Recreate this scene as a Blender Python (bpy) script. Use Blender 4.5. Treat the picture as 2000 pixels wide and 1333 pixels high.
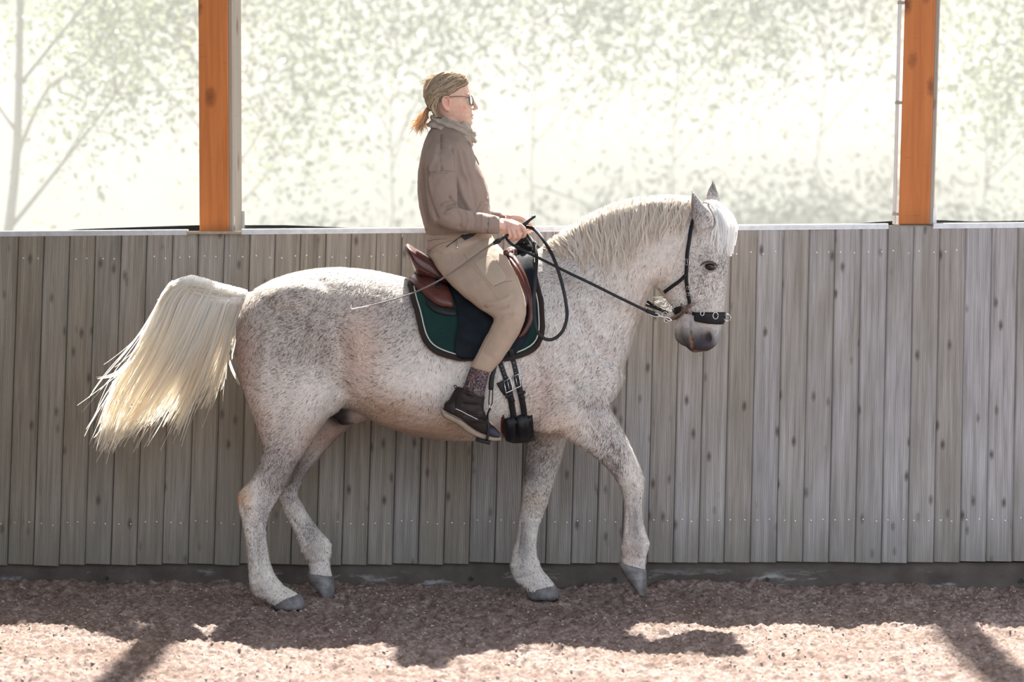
import bpy, bmesh, math, random
import numpy as np
from mathutils import Vector, Matrix, Quaternion
from mathutils.bvhtree import BVHTree

for o in list(bpy.data.objects):
    bpy.data.objects.remove(o, do_unlink=True)
scene = bpy.context.scene
col = scene.collection
rng = np.random.default_rng(7)
random.seed(7)

# ------------------------------------------------------------------ camera
FPX = 5280.0                      # focal length in pixels of a 2000 px wide frame
CAM = np.array([0.0, -12.0, 1.70])
PITCH = math.atan((666.5 - 432.0) / FPX)
cam_d = bpy.data.cameras.new('camera')
cam_d.sensor_width = 36.0
cam_d.lens = FPX / 2000.0 * 36.0
cam_d.clip_end = 300
cam_d.dof.use_dof = True
cam_d.dof.focus_distance = 11.9
cam_d.dof.aperture_fstop = 1.9
cam = bpy.data.objects.new('camera', cam_d)
cam.location = CAM
cam.rotation_euler = (math.pi / 2 - PITCH, 0, 0)
col.objects.link(cam)
scene.camera = cam

# ------------------------------------------------------------------ sky, sun, exposure
SUN_EL = math.radians(54)
SUN_AZ = math.radians(2)          # sun stands beyond the wall, slightly to the right
world = bpy.data.worlds.new('sky')
scene.world = world
world.use_nodes = True
wn = world.node_tree
wn.nodes.clear()
w_out = wn.nodes.new('ShaderNodeOutputWorld')
w_bg = wn.nodes.new('ShaderNodeBackground')
w_sky = wn.nodes.new('ShaderNodeTexSky')
w_sky.sky_type = 'NISHITA'
w_sky.sun_disc = False
w_sky.sun_elevation = SUN_EL
w_sky.sun_rotation = SUN_AZ
w_sky.dust_density = 4.0
w_sky.air_density = 1.0
w_sky.ozone_density = 1.0
w_bg.inputs['Strength'].default_value = 0.76
w_mix = wn.nodes.new('ShaderNodeMix'); w_mix.data_type = 'RGBA'
w_mix.inputs[0].default_value = 0.45
w_mix.inputs[7].default_value = (4.2, 4.15, 4.1, 1)
wn.links.new(w_sky.outputs[0], w_mix.inputs[6])
wn.links.new(w_mix.outputs[2], w_bg.inputs['Color'])
wn.links.new(w_bg.outputs[0], w_out.inputs[0])
sun_d = bpy.data.lights.new('sun', 'SUN')
sun_d.energy = 58.0
sun_d.angle = math.radians(1.0)
sun_d.color = (1.0, 0.955, 0.88)
sun = bpy.data.objects.new('sun', sun_d)
sd = Vector((math.sin(SUN_AZ) * math.cos(SUN_EL), math.cos(SUN_AZ) * math.cos(SUN_EL), math.sin(SUN_EL)))
sun.rotation_euler = sd.to_track_quat('Z', 'Y').to_euler()
sun.location = (0, 8, 10)
col.objects.link(sun)
scene.view_settings.view_transform = 'Standard'
scene.view_settings.look = 'None'
scene.view_settings.exposure = 0.0
scene.view_settings.gamma = 1.0
scene.view_settings.use_curve_mapping = False

# ------------------------------------------------------------------ helpers
SP, CP = math.sin(PITCH), math.cos(PITCH)

def P(px, py, Y=0.0):
    """measured point of the photograph (2000x1333) standing in the vertical plane y = Y"""
    u = (px - 1000.0) / FPX
    v = (666.5 - py) / FPX
    d = np.array([u, CP + v * SP, -SP + v * CP])
    return CAM + d * ((Y - CAM[1]) / d[1])

def RAY(px, py):
    u = (px - 1000.0) / FPX
    v = (666.5 - py) / FPX
    return Vector((u, CP + v * SP, -SP + v * CP)).normalized()

def tag(o, label=None, cat=None, group=None, kind=None):
    if label: o['label'] = label
    if cat: o['category'] = cat
    if group: o['group'] = group
    if kind: o['kind'] = kind
    return o

def empty(name, loc=(0, 0, 0)):
    o = bpy.data.objects.new(name, None)
    o.location = loc
    o.empty_display_size = 0.1
    col.objects.link(o)
    return o

def mobj(name, V, F, mat=None, parent=None, smooth=True, attrs=None):
    me = bpy.data.meshes.new(name)
    if isinstance(F, np.ndarray):
        V = np.asarray(V, dtype=np.float32); nf, k = F.shape
        me.vertices.add(len(V)); me.vertices.foreach_set('co', V.ravel())
        me.loops.add(nf * k); me.loops.foreach_set('vertex_index', F.astype(np.int32).ravel())
        me.polygons.add(nf); me.polygons.foreach_set('loop_start', np.arange(0, nf * k, k, dtype=np.int32))
        me.update(calc_edges=True)
    else:
        me.from_pydata([tuple(map(float, v)) for v in V], [], [tuple(int(i) for i in f) for f in F])
    if attrs:
        for k, arr in attrs.items():
            a = me.color_attributes.new(k, 'FLOAT_COLOR', 'POINT')
            a.data.foreach_set('color', np.asarray(arr, dtype=np.float32).ravel())
    if smooth:
        me.polygons.foreach_set('use_smooth', [True] * len(me.polygons))
    me.update()
    o = bpy.data.objects.new(name, me)
    if mat: me.materials.append(mat)
    col.objects.link(o)
    if parent:
        o.parent = parent
        o.location = (0, 0, 0)
        # parents are unrotated empties: keep mesh coordinates in world space
        o.location = -Vector(parent.location) if parent.parent is None else (0, 0, 0)
    return o

def catmull(A, sub):
    A = np.asarray(A, dtype=float)
    n = len(A)
    if sub <= 1 or n < 3:
        return A
    out = []
    for i in range(n - 1):
        p0 = A[max(i - 1, 0)]; p1 = A[i]; p2 = A[i + 1]; p3 = A[min(i + 2, n - 1)]
        for k in range(sub):
            t = k / sub
            out.append(0.5 * ((2 * p1) + (-p0 + p2) * t + (2 * p0 - 5 * p1 + 4 * p2 - p3) * t * t + (-p0 + 3 * p1 - 3 * p2 + p3) * t ** 3))
    out.append(A[-1])
    return np.array(out)

def resample(pts, n):
    pts = np.asarray(pts, float)
    d = np.r_[0, np.cumsum(np.linalg.norm(np.diff(pts, axis=0), axis=1))]
    t = np.linspace(0, d[-1], n)
    return np.stack([np.interp(t, d, pts[:, k]) for k in range(pts.shape[1])], axis=1)

def rings_mesh(R, closed_ends=True):
    n, m, _ = R.shape
    V = R.reshape(-1, 3)
    F = []
    for i in range(n - 1):
        for j in range(m):
            k = (j + 1) % m
            F.append((i * m + j, i * m + k, (i + 1) * m + k, (i + 1) * m + j))
    if closed_ends:
        V = np.vstack([V, R[0].mean(0), R[-1].mean(0)])
        a, b = n * m, n * m + 1
        for j in range(m):
            k = (j + 1) % m
            F.append((a, k, j))
            F.append((b, (n - 1) * m + j, (n - 1) * m + k))
    return V, F

def loft_px(secs, sub=4, m=28, yaw=0.0, xc=0.0):
    """sections (fx,fy, bx,by, half width, y centre, exponent, egg): a solid between two measured outlines"""
    S = []
    for s in secs:
        s = list(s)
        while len(s) < 8:
            s.append({6: 2.2, 7: 0.0}[len(s)])
        S.append(s)
    S = catmull(S, sub)
    R = []
    t = np.linspace(0, 2 * np.pi, m, endpoint=False)
    for fx, fy, bx, by, w, yc, e, egg in S:
        a = P(fx, fy, yc); b = P(bx, by, yc)
        c = (a + b) / 2; A = (a - b) / 2
        ct = np.sign(np.cos(t)) * np.abs(np.cos(t)) ** (2 / e)
        st = np.sign(np.sin(t)) * np.abs(np.sin(t)) ** (2 / e)
        lat = w * st * (1 - egg * ct)
        ring = c[None] + ct[:, None] * A[None]
        ring[:, 0] += lat * math.sin(yaw)
        ring[:, 1] += lat * math.cos(yaw)
        if yaw:
            ring[:, 1] -= math.tan(yaw) * (c[0] + ct * A[0] - xc)
        R.append(ring)
    return rings_mesh(np.array(R))

def frames(pts):
    pts = np.asarray(pts, float)
    T = np.gradient(pts, axis=0)
    T /= np.linalg.norm(T, axis=1)[:, None] + 1e-12
    return T

def tube(pts, r, m=8, sub=1, flat=1.0, up=None):
    """round (or flattened) tube along 3d points; r may be a list"""
    pts = np.asarray(pts, float)
    r = np.full(len(pts), r, float) if np.isscalar(r) else np.asarray(r, float)
    if sub > 1:
        pr = catmull(np.c_[pts, r], sub)
        pts, r = pr[:, :3], pr[:, 3]
    T = frames(pts)
    u0 = np.array([0, 1.0, 0]) if up is None else np.asarray(up, float)
    R = []
    t = np.linspace(0, 2 * np.pi, m, endpoint=False)
    prev = u0
    for i in range(len(pts)):
        u = prev - T[i] * np.dot(prev, T[i])
        if np.linalg.norm(u) < 1e-4:
            u = np.array([0.3, 0.5, 0.8]) - T[i] * np.dot([0.3, 0.5, 0.8], T[i])
        u /= np.linalg.norm(u)
        prev = u if up is None else u0
        v = np.cross(T[i], u)
        R.append(pts[i] + r[i] * (np.cos(t)[:, None] * u * flat + np.sin(t)[:, None] * v))
    return rings_mesh(np.array(R))

def ribbon(pts, nrm, width, thick, sub=1):
    """flat strap: points, outward normals, full width, thickness"""
    pts = np.asarray(pts, float); nrm = np.asarray(nrm, float)
    width = np.full(len(pts), width, float) if np.isscalar(width) else np.asarray(width, float)
    if sub > 1:
        a = catmull(np.c_[pts, nrm, width], sub)
        pts, nrm, width = a[:, :3], a[:, 3:6], a[:, 6]
    T = frames(pts)
    R = []
    for i in range(len(pts)):
        n = nrm[i] - T[i] * np.dot(nrm[i], T[i]); n /= np.linalg.norm(n) + 1e-12
        s = np.cross(T[i], n)
        w = width[i] / 2; h = thick
        R.append([pts[i] - s * w, pts[i] - s * w + n * h * .7, pts[i] - s * w * .8 + n * h, pts[i] + s * w * .8 + n * h, pts[i] + s * w + n * h * .7, pts[i] + s * w])
    return rings_mesh(np.array(R))

def ellipsoid(c, rx, ry, rz, m=20, n=12, rot=None):
    V = []; F = []
    th = np.linspace(0, np.pi, n)
    R = []
    for a in th[1:-1]:
        t = np.linspace(0, 2 * np.pi, m, endpoint=False)
        R.append(np.stack([np.sin(a) * np.cos(t) * rx, np.sin(a) * np.sin(t) * ry, np.full(m, np.cos(a) * rz)], 1))
    R = np.array(R)
    V, F = rings_mesh(R)
    V[-2] = (0, 0, rz); V[-1] = (0, 0, -rz)
    F = [tuple(reversed(f)) for f in F]
    if rot is not None:
        V = V @ np.array(rot.to_3x3() if hasattr(rot, 'to_3x3') else rot).T
    return V + np.asarray(c), F

def joinm(parts):
    Vs, Fs, o = [], [], 0
    for V, F in parts:
        Vs.append(np.asarray(V, float)); Fs += [tuple(int(i) + o for i in f) for f in F]; o += len(V)
    return np.vstack(Vs), Fs

def box(cx, cy, cz, sx, sy, sz, bev=0.0):
    x, y, z = sx / 2, sy / 2, sz / 2
    if bev <= 0:
        V = [(a * x, b * y, c * z) for a in (-1, 1) for b in (-1, 1) for c in (-1, 1)]
        F = [(0, 1, 3, 2), (4, 6, 7, 5), (0, 4, 5, 1), (2, 3, 7, 6), (0, 2, 6, 4), (1, 5, 7, 3)]
        return np.array(V) + (cx, cy, cz), F
    bm = bmesh.new()
    bmesh.ops.create_cube(bm, size=1)
    for v in bm.verts:
        v.co = (v.co.x * sx, v.co.y * sy, v.co.z * sz)
    bmesh.ops.bevel(bm, geom=list(bm.edges), offset=bev, segments=1, affect='EDGES')
    V = np.array([v.co[:] for v in bm.verts]) + (cx, cy, cz)
    F = [tuple(v.index for v in f.verts) for f in bm.faces]
    bm.free()
    return V, F

def remesh(parts, voxel, smooth=4, lam=0.5, mu=-0.52):
    V, F = joinm(parts)
    me = bpy.data.meshes.new('tmp')
    me.from_pydata([tuple(v) for v in V], [], F)
    bm = bmesh.new(); bm.from_mesh(me)
    bmesh.ops.recalc_face_normals(bm, faces=bm.faces)
    bm.to_mesh(me); bm.free()
    ob = bpy.data.objects.new('tmp', me); col.objects.link(ob)
    md = ob.modifiers.new('r', 'REMESH'); md.mode = 'VOXEL'; md.voxel_size = voxel; md.use_smooth_shade = True
    dg = bpy.context.evaluated_depsgraph_get()
    me2 = bpy.data.meshes.new_from_object(ob.evaluated_get(dg))
    n = len(me2.vertices)
    V = np.empty(n * 3); me2.vertices.foreach_get('co', V); V = V.reshape(-1, 3)
    E = np.empty(len(me2.edges) * 2, int); me2.edges.foreach_get('vertices', E); E = E.reshape(-1, 2)
    F = [tuple(p.vertices) for p in me2.polygons]
    bpy.data.objects.remove(ob); bpy.data.meshes.remove(me); bpy.data.meshes.remove(me2)
    V = lap(V, E, smooth, lam, mu)
    return V, F, E

def lap(V, E, it, lam=0.5, mu=-0.52, mask=None):
    n = len(V)
    deg = np.bincount(E.ravel(), minlength=n).astype(float)[:, None]
    for i in range(it):
        for k in ((lam, mu) if mu else (lam,)):
            S = np.zeros_like(V)
            for c in range(3):
                S[:, c] = np.bincount(E[:, 0], V[E[:, 1], c], n) + np.bincount(E[:, 1], V[E[:, 0], c], n)
            D = S / np.maximum(deg, 1) - V
            V = V + k * (D if mask is None else D * mask[:, None])
    return V

def vnormals(V, F):
    N = np.zeros_like(V)
    A = np.array([f[:4] if len(f) >= 4 else (f[0], f[1], f[2], f[2]) for f in F])
    n = np.cross(V[A[:, 2]] - V[A[:, 0]], V[A[:, 3]] - V[A[:, 1]])
    for k in range(4):
        for c in range(3):
            N[:, c] += np.bincount(A[:, k], n[:, c], len(V))
    return N / (np.linalg.norm(N, axis=1)[:, None] + 1e-12)

def push(V, c, r, amt, direction):
    """move skin near c by amt along direction with a soft falloff; r = (rx,ry,rz) or scalar"""
    r = np.asarray(r if hasattr(r, '__len__') else (r, r, r), float)
    d = np.linalg.norm((V - np.asarray(c)) / r, axis=1)
    w = np.exp(-d * d * 1.5)
    V += np.asarray(direction)[None] * (amt * w)[:, None]

def seg_dist(V, a, b):
    a = np.asarray(a); b = np.asarray(b)
    ab = b - a
    t = np.clip(((V - a) @ ab) / (ab @ ab), 0, 1)
    return np.linalg.norm(V - (a + t[:, None] * ab), axis=1)

def crease(V, N, pts, width, amt):
    """groove (amt<0) or welt (amt>0) along a polyline, along the normals"""
    pts = np.asarray(pts, float)
    if len(pts) < 2: return
    lo, hi = pts.min(0) - width * 3, pts.max(0) + width * 3
    k = np.nonzero(np.all((V > lo) & (V < hi), axis=1))[0]
    if len(k) == 0: return
    S = V[k]
    d = np.min([seg_dist(S, pts[i], pts[i + 1]) for i in range(len(pts) - 1)], axis=0)
    w = np.exp(-(d / width) ** 2)
    V[k] += N[k] * (amt * w)[:, None]

def vnoise(Pn, scale, seed=0):
    """cheap smooth value noise for numpy points"""
    q = Pn * scale
    i = np.floor(q).astype(np.int64); f = q - i
    f = f * f * (3 - 2 * f)
    def h(a, b, c):
        x = (a * 374761393 + b * 668265263 + c * 2147483647 + seed * 974634777) & 0xffffffff
        x = ((x ^ (x >> 13)) * 1274126177) & 0xffffffff
        x = x ^ (x >> 16)
        return (x & 0xffff) / 65535.0
    r = 0
    for dx in (0, 1):
        for dy in (0, 1):
            for dz in (0, 1):
                w = (f[:, 0] if dx else 1 - f[:, 0]) * (f[:, 1] if dy else 1 - f[:, 1]) * (f[:, 2] if dz else 1 - f[:, 2])
                r = r + w * h(i[:, 0] + dx, i[:, 1] + dy, i[:, 2] + dz)
    return r * 2 - 1

# ------------------------------------------------------------------ material helpers
class M:
    """small node builder around one Principled BSDF"""
    def __init__(s, name, base=(.5, .5, .5), rough=.6, metal=0.0, spec=0.5):
        s.m = bpy.data.materials.new(name)
        s.m.use_nodes = True
        s.t = s.m.node_tree
        s.n = s.t.nodes
        s.b = s.n['Principled BSDF']
        s.b.inputs['Base Color'].default_value = (*base, 1)
        s.b.inputs['Roughness'].default_value = rough
        s.b.inputs['Metallic'].default_value = metal
        s.b.inputs['Specular IOR Level'].default_value = spec
        s.m.diffuse_color = (*base, 1)
    def node(s, kind, **kw):
        n = s.n.new(kind)
        for k, v in kw.items():
            setattr(n, k, v)
        return n
    def link(s, a, b): s.t.links.new(a, b)
    def coords(s, scale=(1, 1, 1), rnd=False, rot=(0, 0, 0)):
        tc = s.node('ShaderNodeTexCoord')
        mp = s.node('ShaderNodeMapping')
        mp.inputs['Scale'].default_value = scale
        mp.inputs['Rotation'].default_value = rot
        if rnd:
            oi = s.node('ShaderNodeObjectInfo')
            mul = s.node('ShaderNodeMath', operation='MULTIPLY'); mul.inputs[1].default_value = 57.0
            s.link(oi.outputs['Random'], mul.inputs[0])
            add = s.node('ShaderNodeVectorMath', operation='ADD')
            s.link(tc.outputs['Object'], add.inputs[0])
            cb = s.node('ShaderNodeCombineXYZ')
            s.link(mul.outputs[0], cb.inputs[1]); s.link(mul.outputs[0], cb.inputs[2])
            s.link(cb.outputs[0], add.inputs[1])
            s.link(add.outputs[0], mp.inputs[0])
        else:
            s.link(tc.outputs['Object'], mp.inputs[0])
        return mp.outputs[0]
    def noise(s, vec, scale=5, detail=4, rough=.55, dist=0):
        n = s.node('ShaderNodeTexNoise')
        n.inputs['Scale'].default_value = scale
        n.inputs['Detail'].default_value = detail
        n.inputs['Roughness'].default_value = rough
        n.inputs['Distortion'].default_value = dist
        s.link(vec, n.inputs['Vector'])
        return n.outputs['Fac']
    def ramp(s, fac, stops):
        r = s.node('ShaderNodeValToRGB')
        e = r.color_ramp.elements
        while len(e) < len(stops): e.new(0.5)
        for i, (p, c) in enumerate(stops):
            e[i].position = p
            e[i].color = (*c, 1) if hasattr(c, '__len__') else (c, c, c, 1)
        s.link(fac, r.inputs[0])
        return r.outputs[0]
    def mix(s, fac, a, b, mode='MIX'):
        n = s.node('ShaderNodeMix', data_type='RGBA', blend_type=mode)
        for i, v in ((0, fac), (6, a), (7, b)):
            if hasattr(v, 'is_linked') or hasattr(v, 'node'):
                s.link(v, n.inputs[i])
            else:
                n.inputs[i].default_value = v if i == 0 else (*v, 1)
        return n.outputs[2]
    def math(s, op, a, b=None):
        n = s.node('ShaderNodeMath', operation=op)
        for i, v in ((0, a), (1, b)):
            if v is None: continue
            if hasattr(v, 'node'): s.link(v, n.inputs[i])
            else: n.inputs[i].default_value = v
        return n.outputs[0]
    def base(s, c): s.link(c, s.b.inputs['Base Color']); return s
    def rough(s, c): s.link(c, s.b.inputs['Roughness']); return s
    def bump(s, h, strength=.3, dist=.01, prev=None):
        b = s.node('ShaderNodeBump')
        b.inputs['Strength'].default_value = strength
        b.inputs['Distance'].default_value = dist
        s.link(h, b.inputs['Height'])
        if prev is not None: s.link(prev, b.inputs['Normal'])
        s.link(b.outputs[0], s.b.inputs['Normal'])
        return b.outputs[0]
    def attr(s, name):
        a = s.node('ShaderNodeAttribute', attribute_name=name)
        return a
# ================================================================== the place
# ---- materials of the place
def wood_mat():
    m = M('weathered_plank', rough=.75, spec=.3)
    v = m.coords((1, 1, 1), rnd=True)
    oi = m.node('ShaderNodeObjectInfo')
    st = m.noise(m.coords((60, 60, 2.2), rnd=True), 1.0, 5, .6, .3)
    big = m.noise(m.coords((5, 5, 1.2), rnd=True), 1.0, 3)
    c = m.ramp(st, [(.25, (.195, .18, .165)), (.5, (.335, .317, .298)), (.8, (.49, .472, .452))])
    tint = m.ramp(oi.outputs['Random'], [(0, (.86, .80, .72)), (.3, (.98, .94, .89)), (.55, (1.0, .96, .93)), (.8, (.92, .90, .89)), (1, (1.05, 1.02, 1.0))])
    c = m.mix(1.0, c, tint, 'MULTIPLY')
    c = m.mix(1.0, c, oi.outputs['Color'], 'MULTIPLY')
    c = m.mix(m.ramp(big, [(.45, 0), (.75, .6)]), c, (.17, .15, .11))
    # knots: sparse, slanted dark ovals
    vo = m.node('ShaderNodeTexVoronoi', feature='F1')
    vo.inputs['Scale'].default_value = 1.0
    vo.inputs['Randomness'].default_value = 1.0
    m.link(m.coords((17, 17, 7.5), rnd=True, rot=(0, .6, 0)), vo.inputs['Vector'])
    kn = m.math('ADD', vo.outputs['Distance'], m.math('MULTIPLY', m.noise(v, 60, 3), .10))
    pick = m.node('ShaderNodeSeparateColor'); m.link(vo.outputs['Color'], pick.inputs[0])
    sel = m.math('GREATER_THAN', pick.outputs[0], .52)
    k1 = m.math('MULTIPLY', m.ramp(kn, [(.11, .92), (.30, .0)]), sel)
    c = m.mix(k1, c, (.070, .058, .046))
    # green-brown damp stain rising from the bottom edge
    tc = m.node('ShaderNodeTexCoord'); sx = m.node('ShaderNodeSeparateXYZ'); m.link(tc.outputs['Object'], sx.inputs[0])
    hz = m.math('ADD', sx.outputs['Z'], m.math('MULTIPLY', m.noise(m.coords((14, 14, 3), rnd=True), 1, 3), .45))
    c = m.mix(m.ramp(hz, [(.10, .75), (.48, 0)]), c, (.13, .125, .10))
    m.base(c)
    g = m.math('SINE', m.math('MULTIPLY', sx.outputs['X'], 2 * math.pi / .0082))
    lo = m.math('MULTIPLY', g, .5)
    gh = m.math('ADD', lo, m.math('MULTIPLY', st, .8))
    m.bump(gh, .55, .0016)
    return m.m

def simple_noise_mat(name, c1, c2, scale=20, rough=.7, bump=.2, bscale=60, stretch=(1, 1, 1), metal=0, spec=.5, dist=.005):
    m = M(name, c1, rough, metal, spec)
    v = m.coords(stretch)
    m.base(m.ramp(m.noise(v, scale, 5), [(.3, c1), (.7, c2)]))
    if bump: m.bump(m.noise(v, bscale, 4), bump, dist)
    return m.m

MAT = {}
MAT['plank'] = wood_mat()
MAT['backing'] = simple_noise_mat('dark_light_stop', (.02, .018, .015), (.035, .03, .025))
MAT['rail'] = simple_noise_mat('galvanised_rail', (.42, .43, .45), (.55, .56, .58), 30, .38, .05, 80, metal=.55)
MAT['black'] = simple_noise_mat('black_rubber_hem', (.012, .012, .011), (.03, .03, .028), 40, .8)
MAT['steel'] = simple_noise_mat('bright_steel', (.62, .62, .63), (.75, .75, .76), 60, .28, .03, 100, metal=1)
MAT['pipe'] = simple_noise_mat('grey_plastic_pipe', (.55, .55, .55), (.62, .62, .62), 20, .5, 0)

def kerb_mat():
    m = M('damp_concrete', rough=.85, spec=.3)
    v = m.coords((1, 1, 1))
    c = m.ramp(m.noise(v, 7, 6), [(.3, (.058, .046, .040)), (.7, (.105, .088, .078))])
    tc = m.node('ShaderNodeTexCoord'); sx = m.node('ShaderNodeSeparateXYZ'); m.link(tc.outputs['Object'], sx.inputs[0])
    pat = m.noise(m.coords((2.6, 1, 9)), 1.0, 8, .72)
    low = m.ramp(sx.outputs['Z'], [(0.0, 1), (.055, .9), (.085, 0)])
    c = m.mix(m.math('MULTIPLY', m.ramp(pat, [(.55, 0), (.64, .75)]), low), c, (.34, .35, .34))
    m.base(c); m.bump(m.noise(v, 45, 5), .35, .006)
    return m.m
MAT['kerb'] = kerb_mat()

def post_mat(name, c1, c2, c3):
    m = M(name, rough=.55, spec=.35)
    st = m.noise(m.coords((26, 26, 1.5), rnd=True), 1, 5, .6, .6)
    c = m.ramp(st, [(.25, c1), (.55, c2), (.85, c3)])
    vo = m.node('ShaderNodeTexVoronoi'); vo.inputs['Scale'].default_value = 1
    m.link(m.coords((8, 8, 4.6), rnd=True, rot=(0, .7, 0)), vo.inputs['Vector'])
    k = m.math('ADD', vo.outputs['Distance'], m.math('MULTIPLY', m.noise(m.coords((1, 1, 1)), 50, 3), .18))
    c = m.mix(m.ramp(k, [(.16, .85), (.36, 0)]), c, (.13, .035, .009))
    chk = m.noise(m.coords((8, 8, 130), rnd=True), 1, 3, .5)
    c = m.mix(m.ramp(chk, [(.66, 0), (.76, .5)]), c, (.19, .05, .010))
    m.base(c); m.bump(st, .15, .003)
    return m.m
MAT['post'] = post_mat('orange_glazed_timber', (.36, .11, .024), (.49, .16, .040), (.57, .21, .062))
MAT['post_side'] = post_mat('grey_side_board', (.25, .205, .16), (.31, .26, .21), (.36, .31, .255))

def sand_mat():
    m = M('arena_sand', rough=.95, spec=.15)
    v = m.coords((1, 1, 1))
    a = m.noise(v, 1.8, 4)
    b = m.noise(v, 38, 6, .7)
    c = m.ramp(b, [(.28, (.105, .073, .060)), (.47, (.225, .168, .145)), (.62, (.37, .30, .27)), (.78, (.53, .46, .425))])
    c = m.mix(m.ramp(a, [(.42, 0), (.75, .55)]), c, (.135, .085, .058))
    m.base(c)
    n1 = m.bump(m.noise(v, 90, 6, .75), .75, .012)
    m.bump(m.noise(v, 320, 4, .7), .5, .004, n1)
    return m.m
MAT['sand'] = sand_mat()
MAT['clod'] = simple_noise_mat('sand_clod', (.26, .195, .165), (.45, .37, .335), 45, .95, .5, 140)

# ---- arena floor
def axis(lo, hi, flo, fhi, fine, coarse):
    a = np.arange(lo, flo, coarse); b = np.arange(flo, fhi, fine); c = np.arange(fhi, hi + coarse, coarse)
    return np.r_[a, b, c]
def ground_z(x, y):
    p = np.stack([x, y, np.zeros_like(x)], 1)
    z = .011 * vnoise(p, 2.3, 1) + .011 * vnoise(p, 8, 2) + .010 * vnoise(p, 22, 3) + .010 * vnoise(p, 44, 4) + .007 * vnoise(p, 80, 9)
    z += .030 * np.exp(-((y - .50) / .16) ** 2) * (0.55 + .9 * vnoise(p, 1.7, 5))
    # the mound of sand swept against the kerb right of the fore hooves
    z += .035 * np.exp(-((x - 1.14) / .24) ** 2 - ((y - .52) / .13) ** 2)
    return z - .012
gx = axis(-9, 9, -2.75, 2.75, .0125, .35)
gy = axis(-15, .62, -2.55, .62, .0125, .35)
gy = gy[gy < .63]
X, Y = np.meshgrid(gx, gy, indexing='ij')
Zg = ground_z(X.ravel(), Y.ravel())
fV = np.stack([X.ravel(), Y.ravel(), Zg], 1)
ny = len(gy)
ii, jj = np.meshgrid(np.arange(len(gx) - 1), np.arange(ny - 1), indexing='ij')
base = (ii * ny + jj).ravel()
fF = np.stack([base, base + ny, base + ny + 1, base + 1], 1)
floor = mobj('floor', fV, fF, MAT['sand'])
tag(floor, 'crumbly reddish brown arena sand, sunlit in front and shaded by the wall', None, None, 'structure')

# loose crumbs of sand, nobody could count them
ico = bmesh.new(); bmesh.ops.create_icosphere(ico, subdivisions=1, radius=1)
iV = np.array([v.co[:] for v in ico.verts]); iF = np.array([[v.index for v in f.verts] for f in ico.faces]); ico.free()
nC = 15000
cx = rng.uniform(-2.7, 2.7, nC); cy = -2.5 + 2.95 * rng.random(nC) ** 1.0
cz = ground_z(cx, cy)
cs = .0022 + .0065 * rng.random(nC) ** 4
cV = []; cF = []
for k in range(nC):
    A = Matrix.Rotation(rng.uniform(0, 6.28), 3, Vector(rng.normal(size=3)).normalized())
    w = iV * (1 + .28 * rng.normal(size=(12, 1))) * np.array([1, .8, .62])
    cV.append((w @ np.array(A).T) * cs[k] * (1, 1, .8) + (cx[k], cy[k], cz[k] + cs[k] * .25))
    cF.append(iF + 12 * k)
clods = mobj('sand_clods', np.vstack(cV), np.vstack(cF), MAT['clod'])
tag(clods, 'loose crumbs and clods of brown sand strewn over the arena floor', 'sand', None, 'stuff')

# ---- plank wall
WT, WB = .60, .52             # depth of the plank fronts at top and bottom
YAW_K = -.022                 # the wall comes a little nearer towards the right
def wall_y(px, t):
    return (WB + (WT - WB) * t) + YAW_K * (px - 1000) / 420.0
BI = [-14, 0, 9, 28, 39, 54]
BT = [-668, 36, 488.6, 1429, 1988, 2750]
BB = [-692, 14, 467.5, 1413.5, 1977, 2745]
def top_y(px): return 458 + (441 - 458) * px / 2000.0
def bot_y(px): return 1104 + (1097 - 1104) * px / 2000.0
wall = empty('wall_back', (0, .6, 0))
tag(wall, 'weathered grey plank wall behind the horse', None, None, 'structure')
bl = P(-700, 470, .66); br = P(2760, 470, .66)
bv, bf = box(0, .67, .85, 16.4, .02, 1.55)
mobj('light_stop_panel', bv, bf, MAT['backing'], wall, smooth=False)  # unseen panel added so no light leaks through the plank joints
def plank_mesh():
    w, t, h = .5, .024, 1.0
    bm = bmesh.new(); bmesh.ops.create_cube(bm, size=1)
    for v in bm.verts: v.co = (v.co.x * .1185, v.co.y * t, (v.co.z + .5) * 1.56)
    vert = [e for e in bm.edges if abs(e.verts[0].co.z - e.verts[1].co.z) > 1]
    bmesh.ops.bevel(bm, geom=vert, offset=.005, segments=2, affect='EDGES')
    me = bpy.data.meshes.new('plank'); bm.to_mesh(me); bm.free()
    me.materials.append(MAT['plank'])
    return me
pm = plank_mesh()
screws = []
scV, scF = ellipsoid((0, 0, 0), .0042, .0016, .0042, 8, 5)
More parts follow.
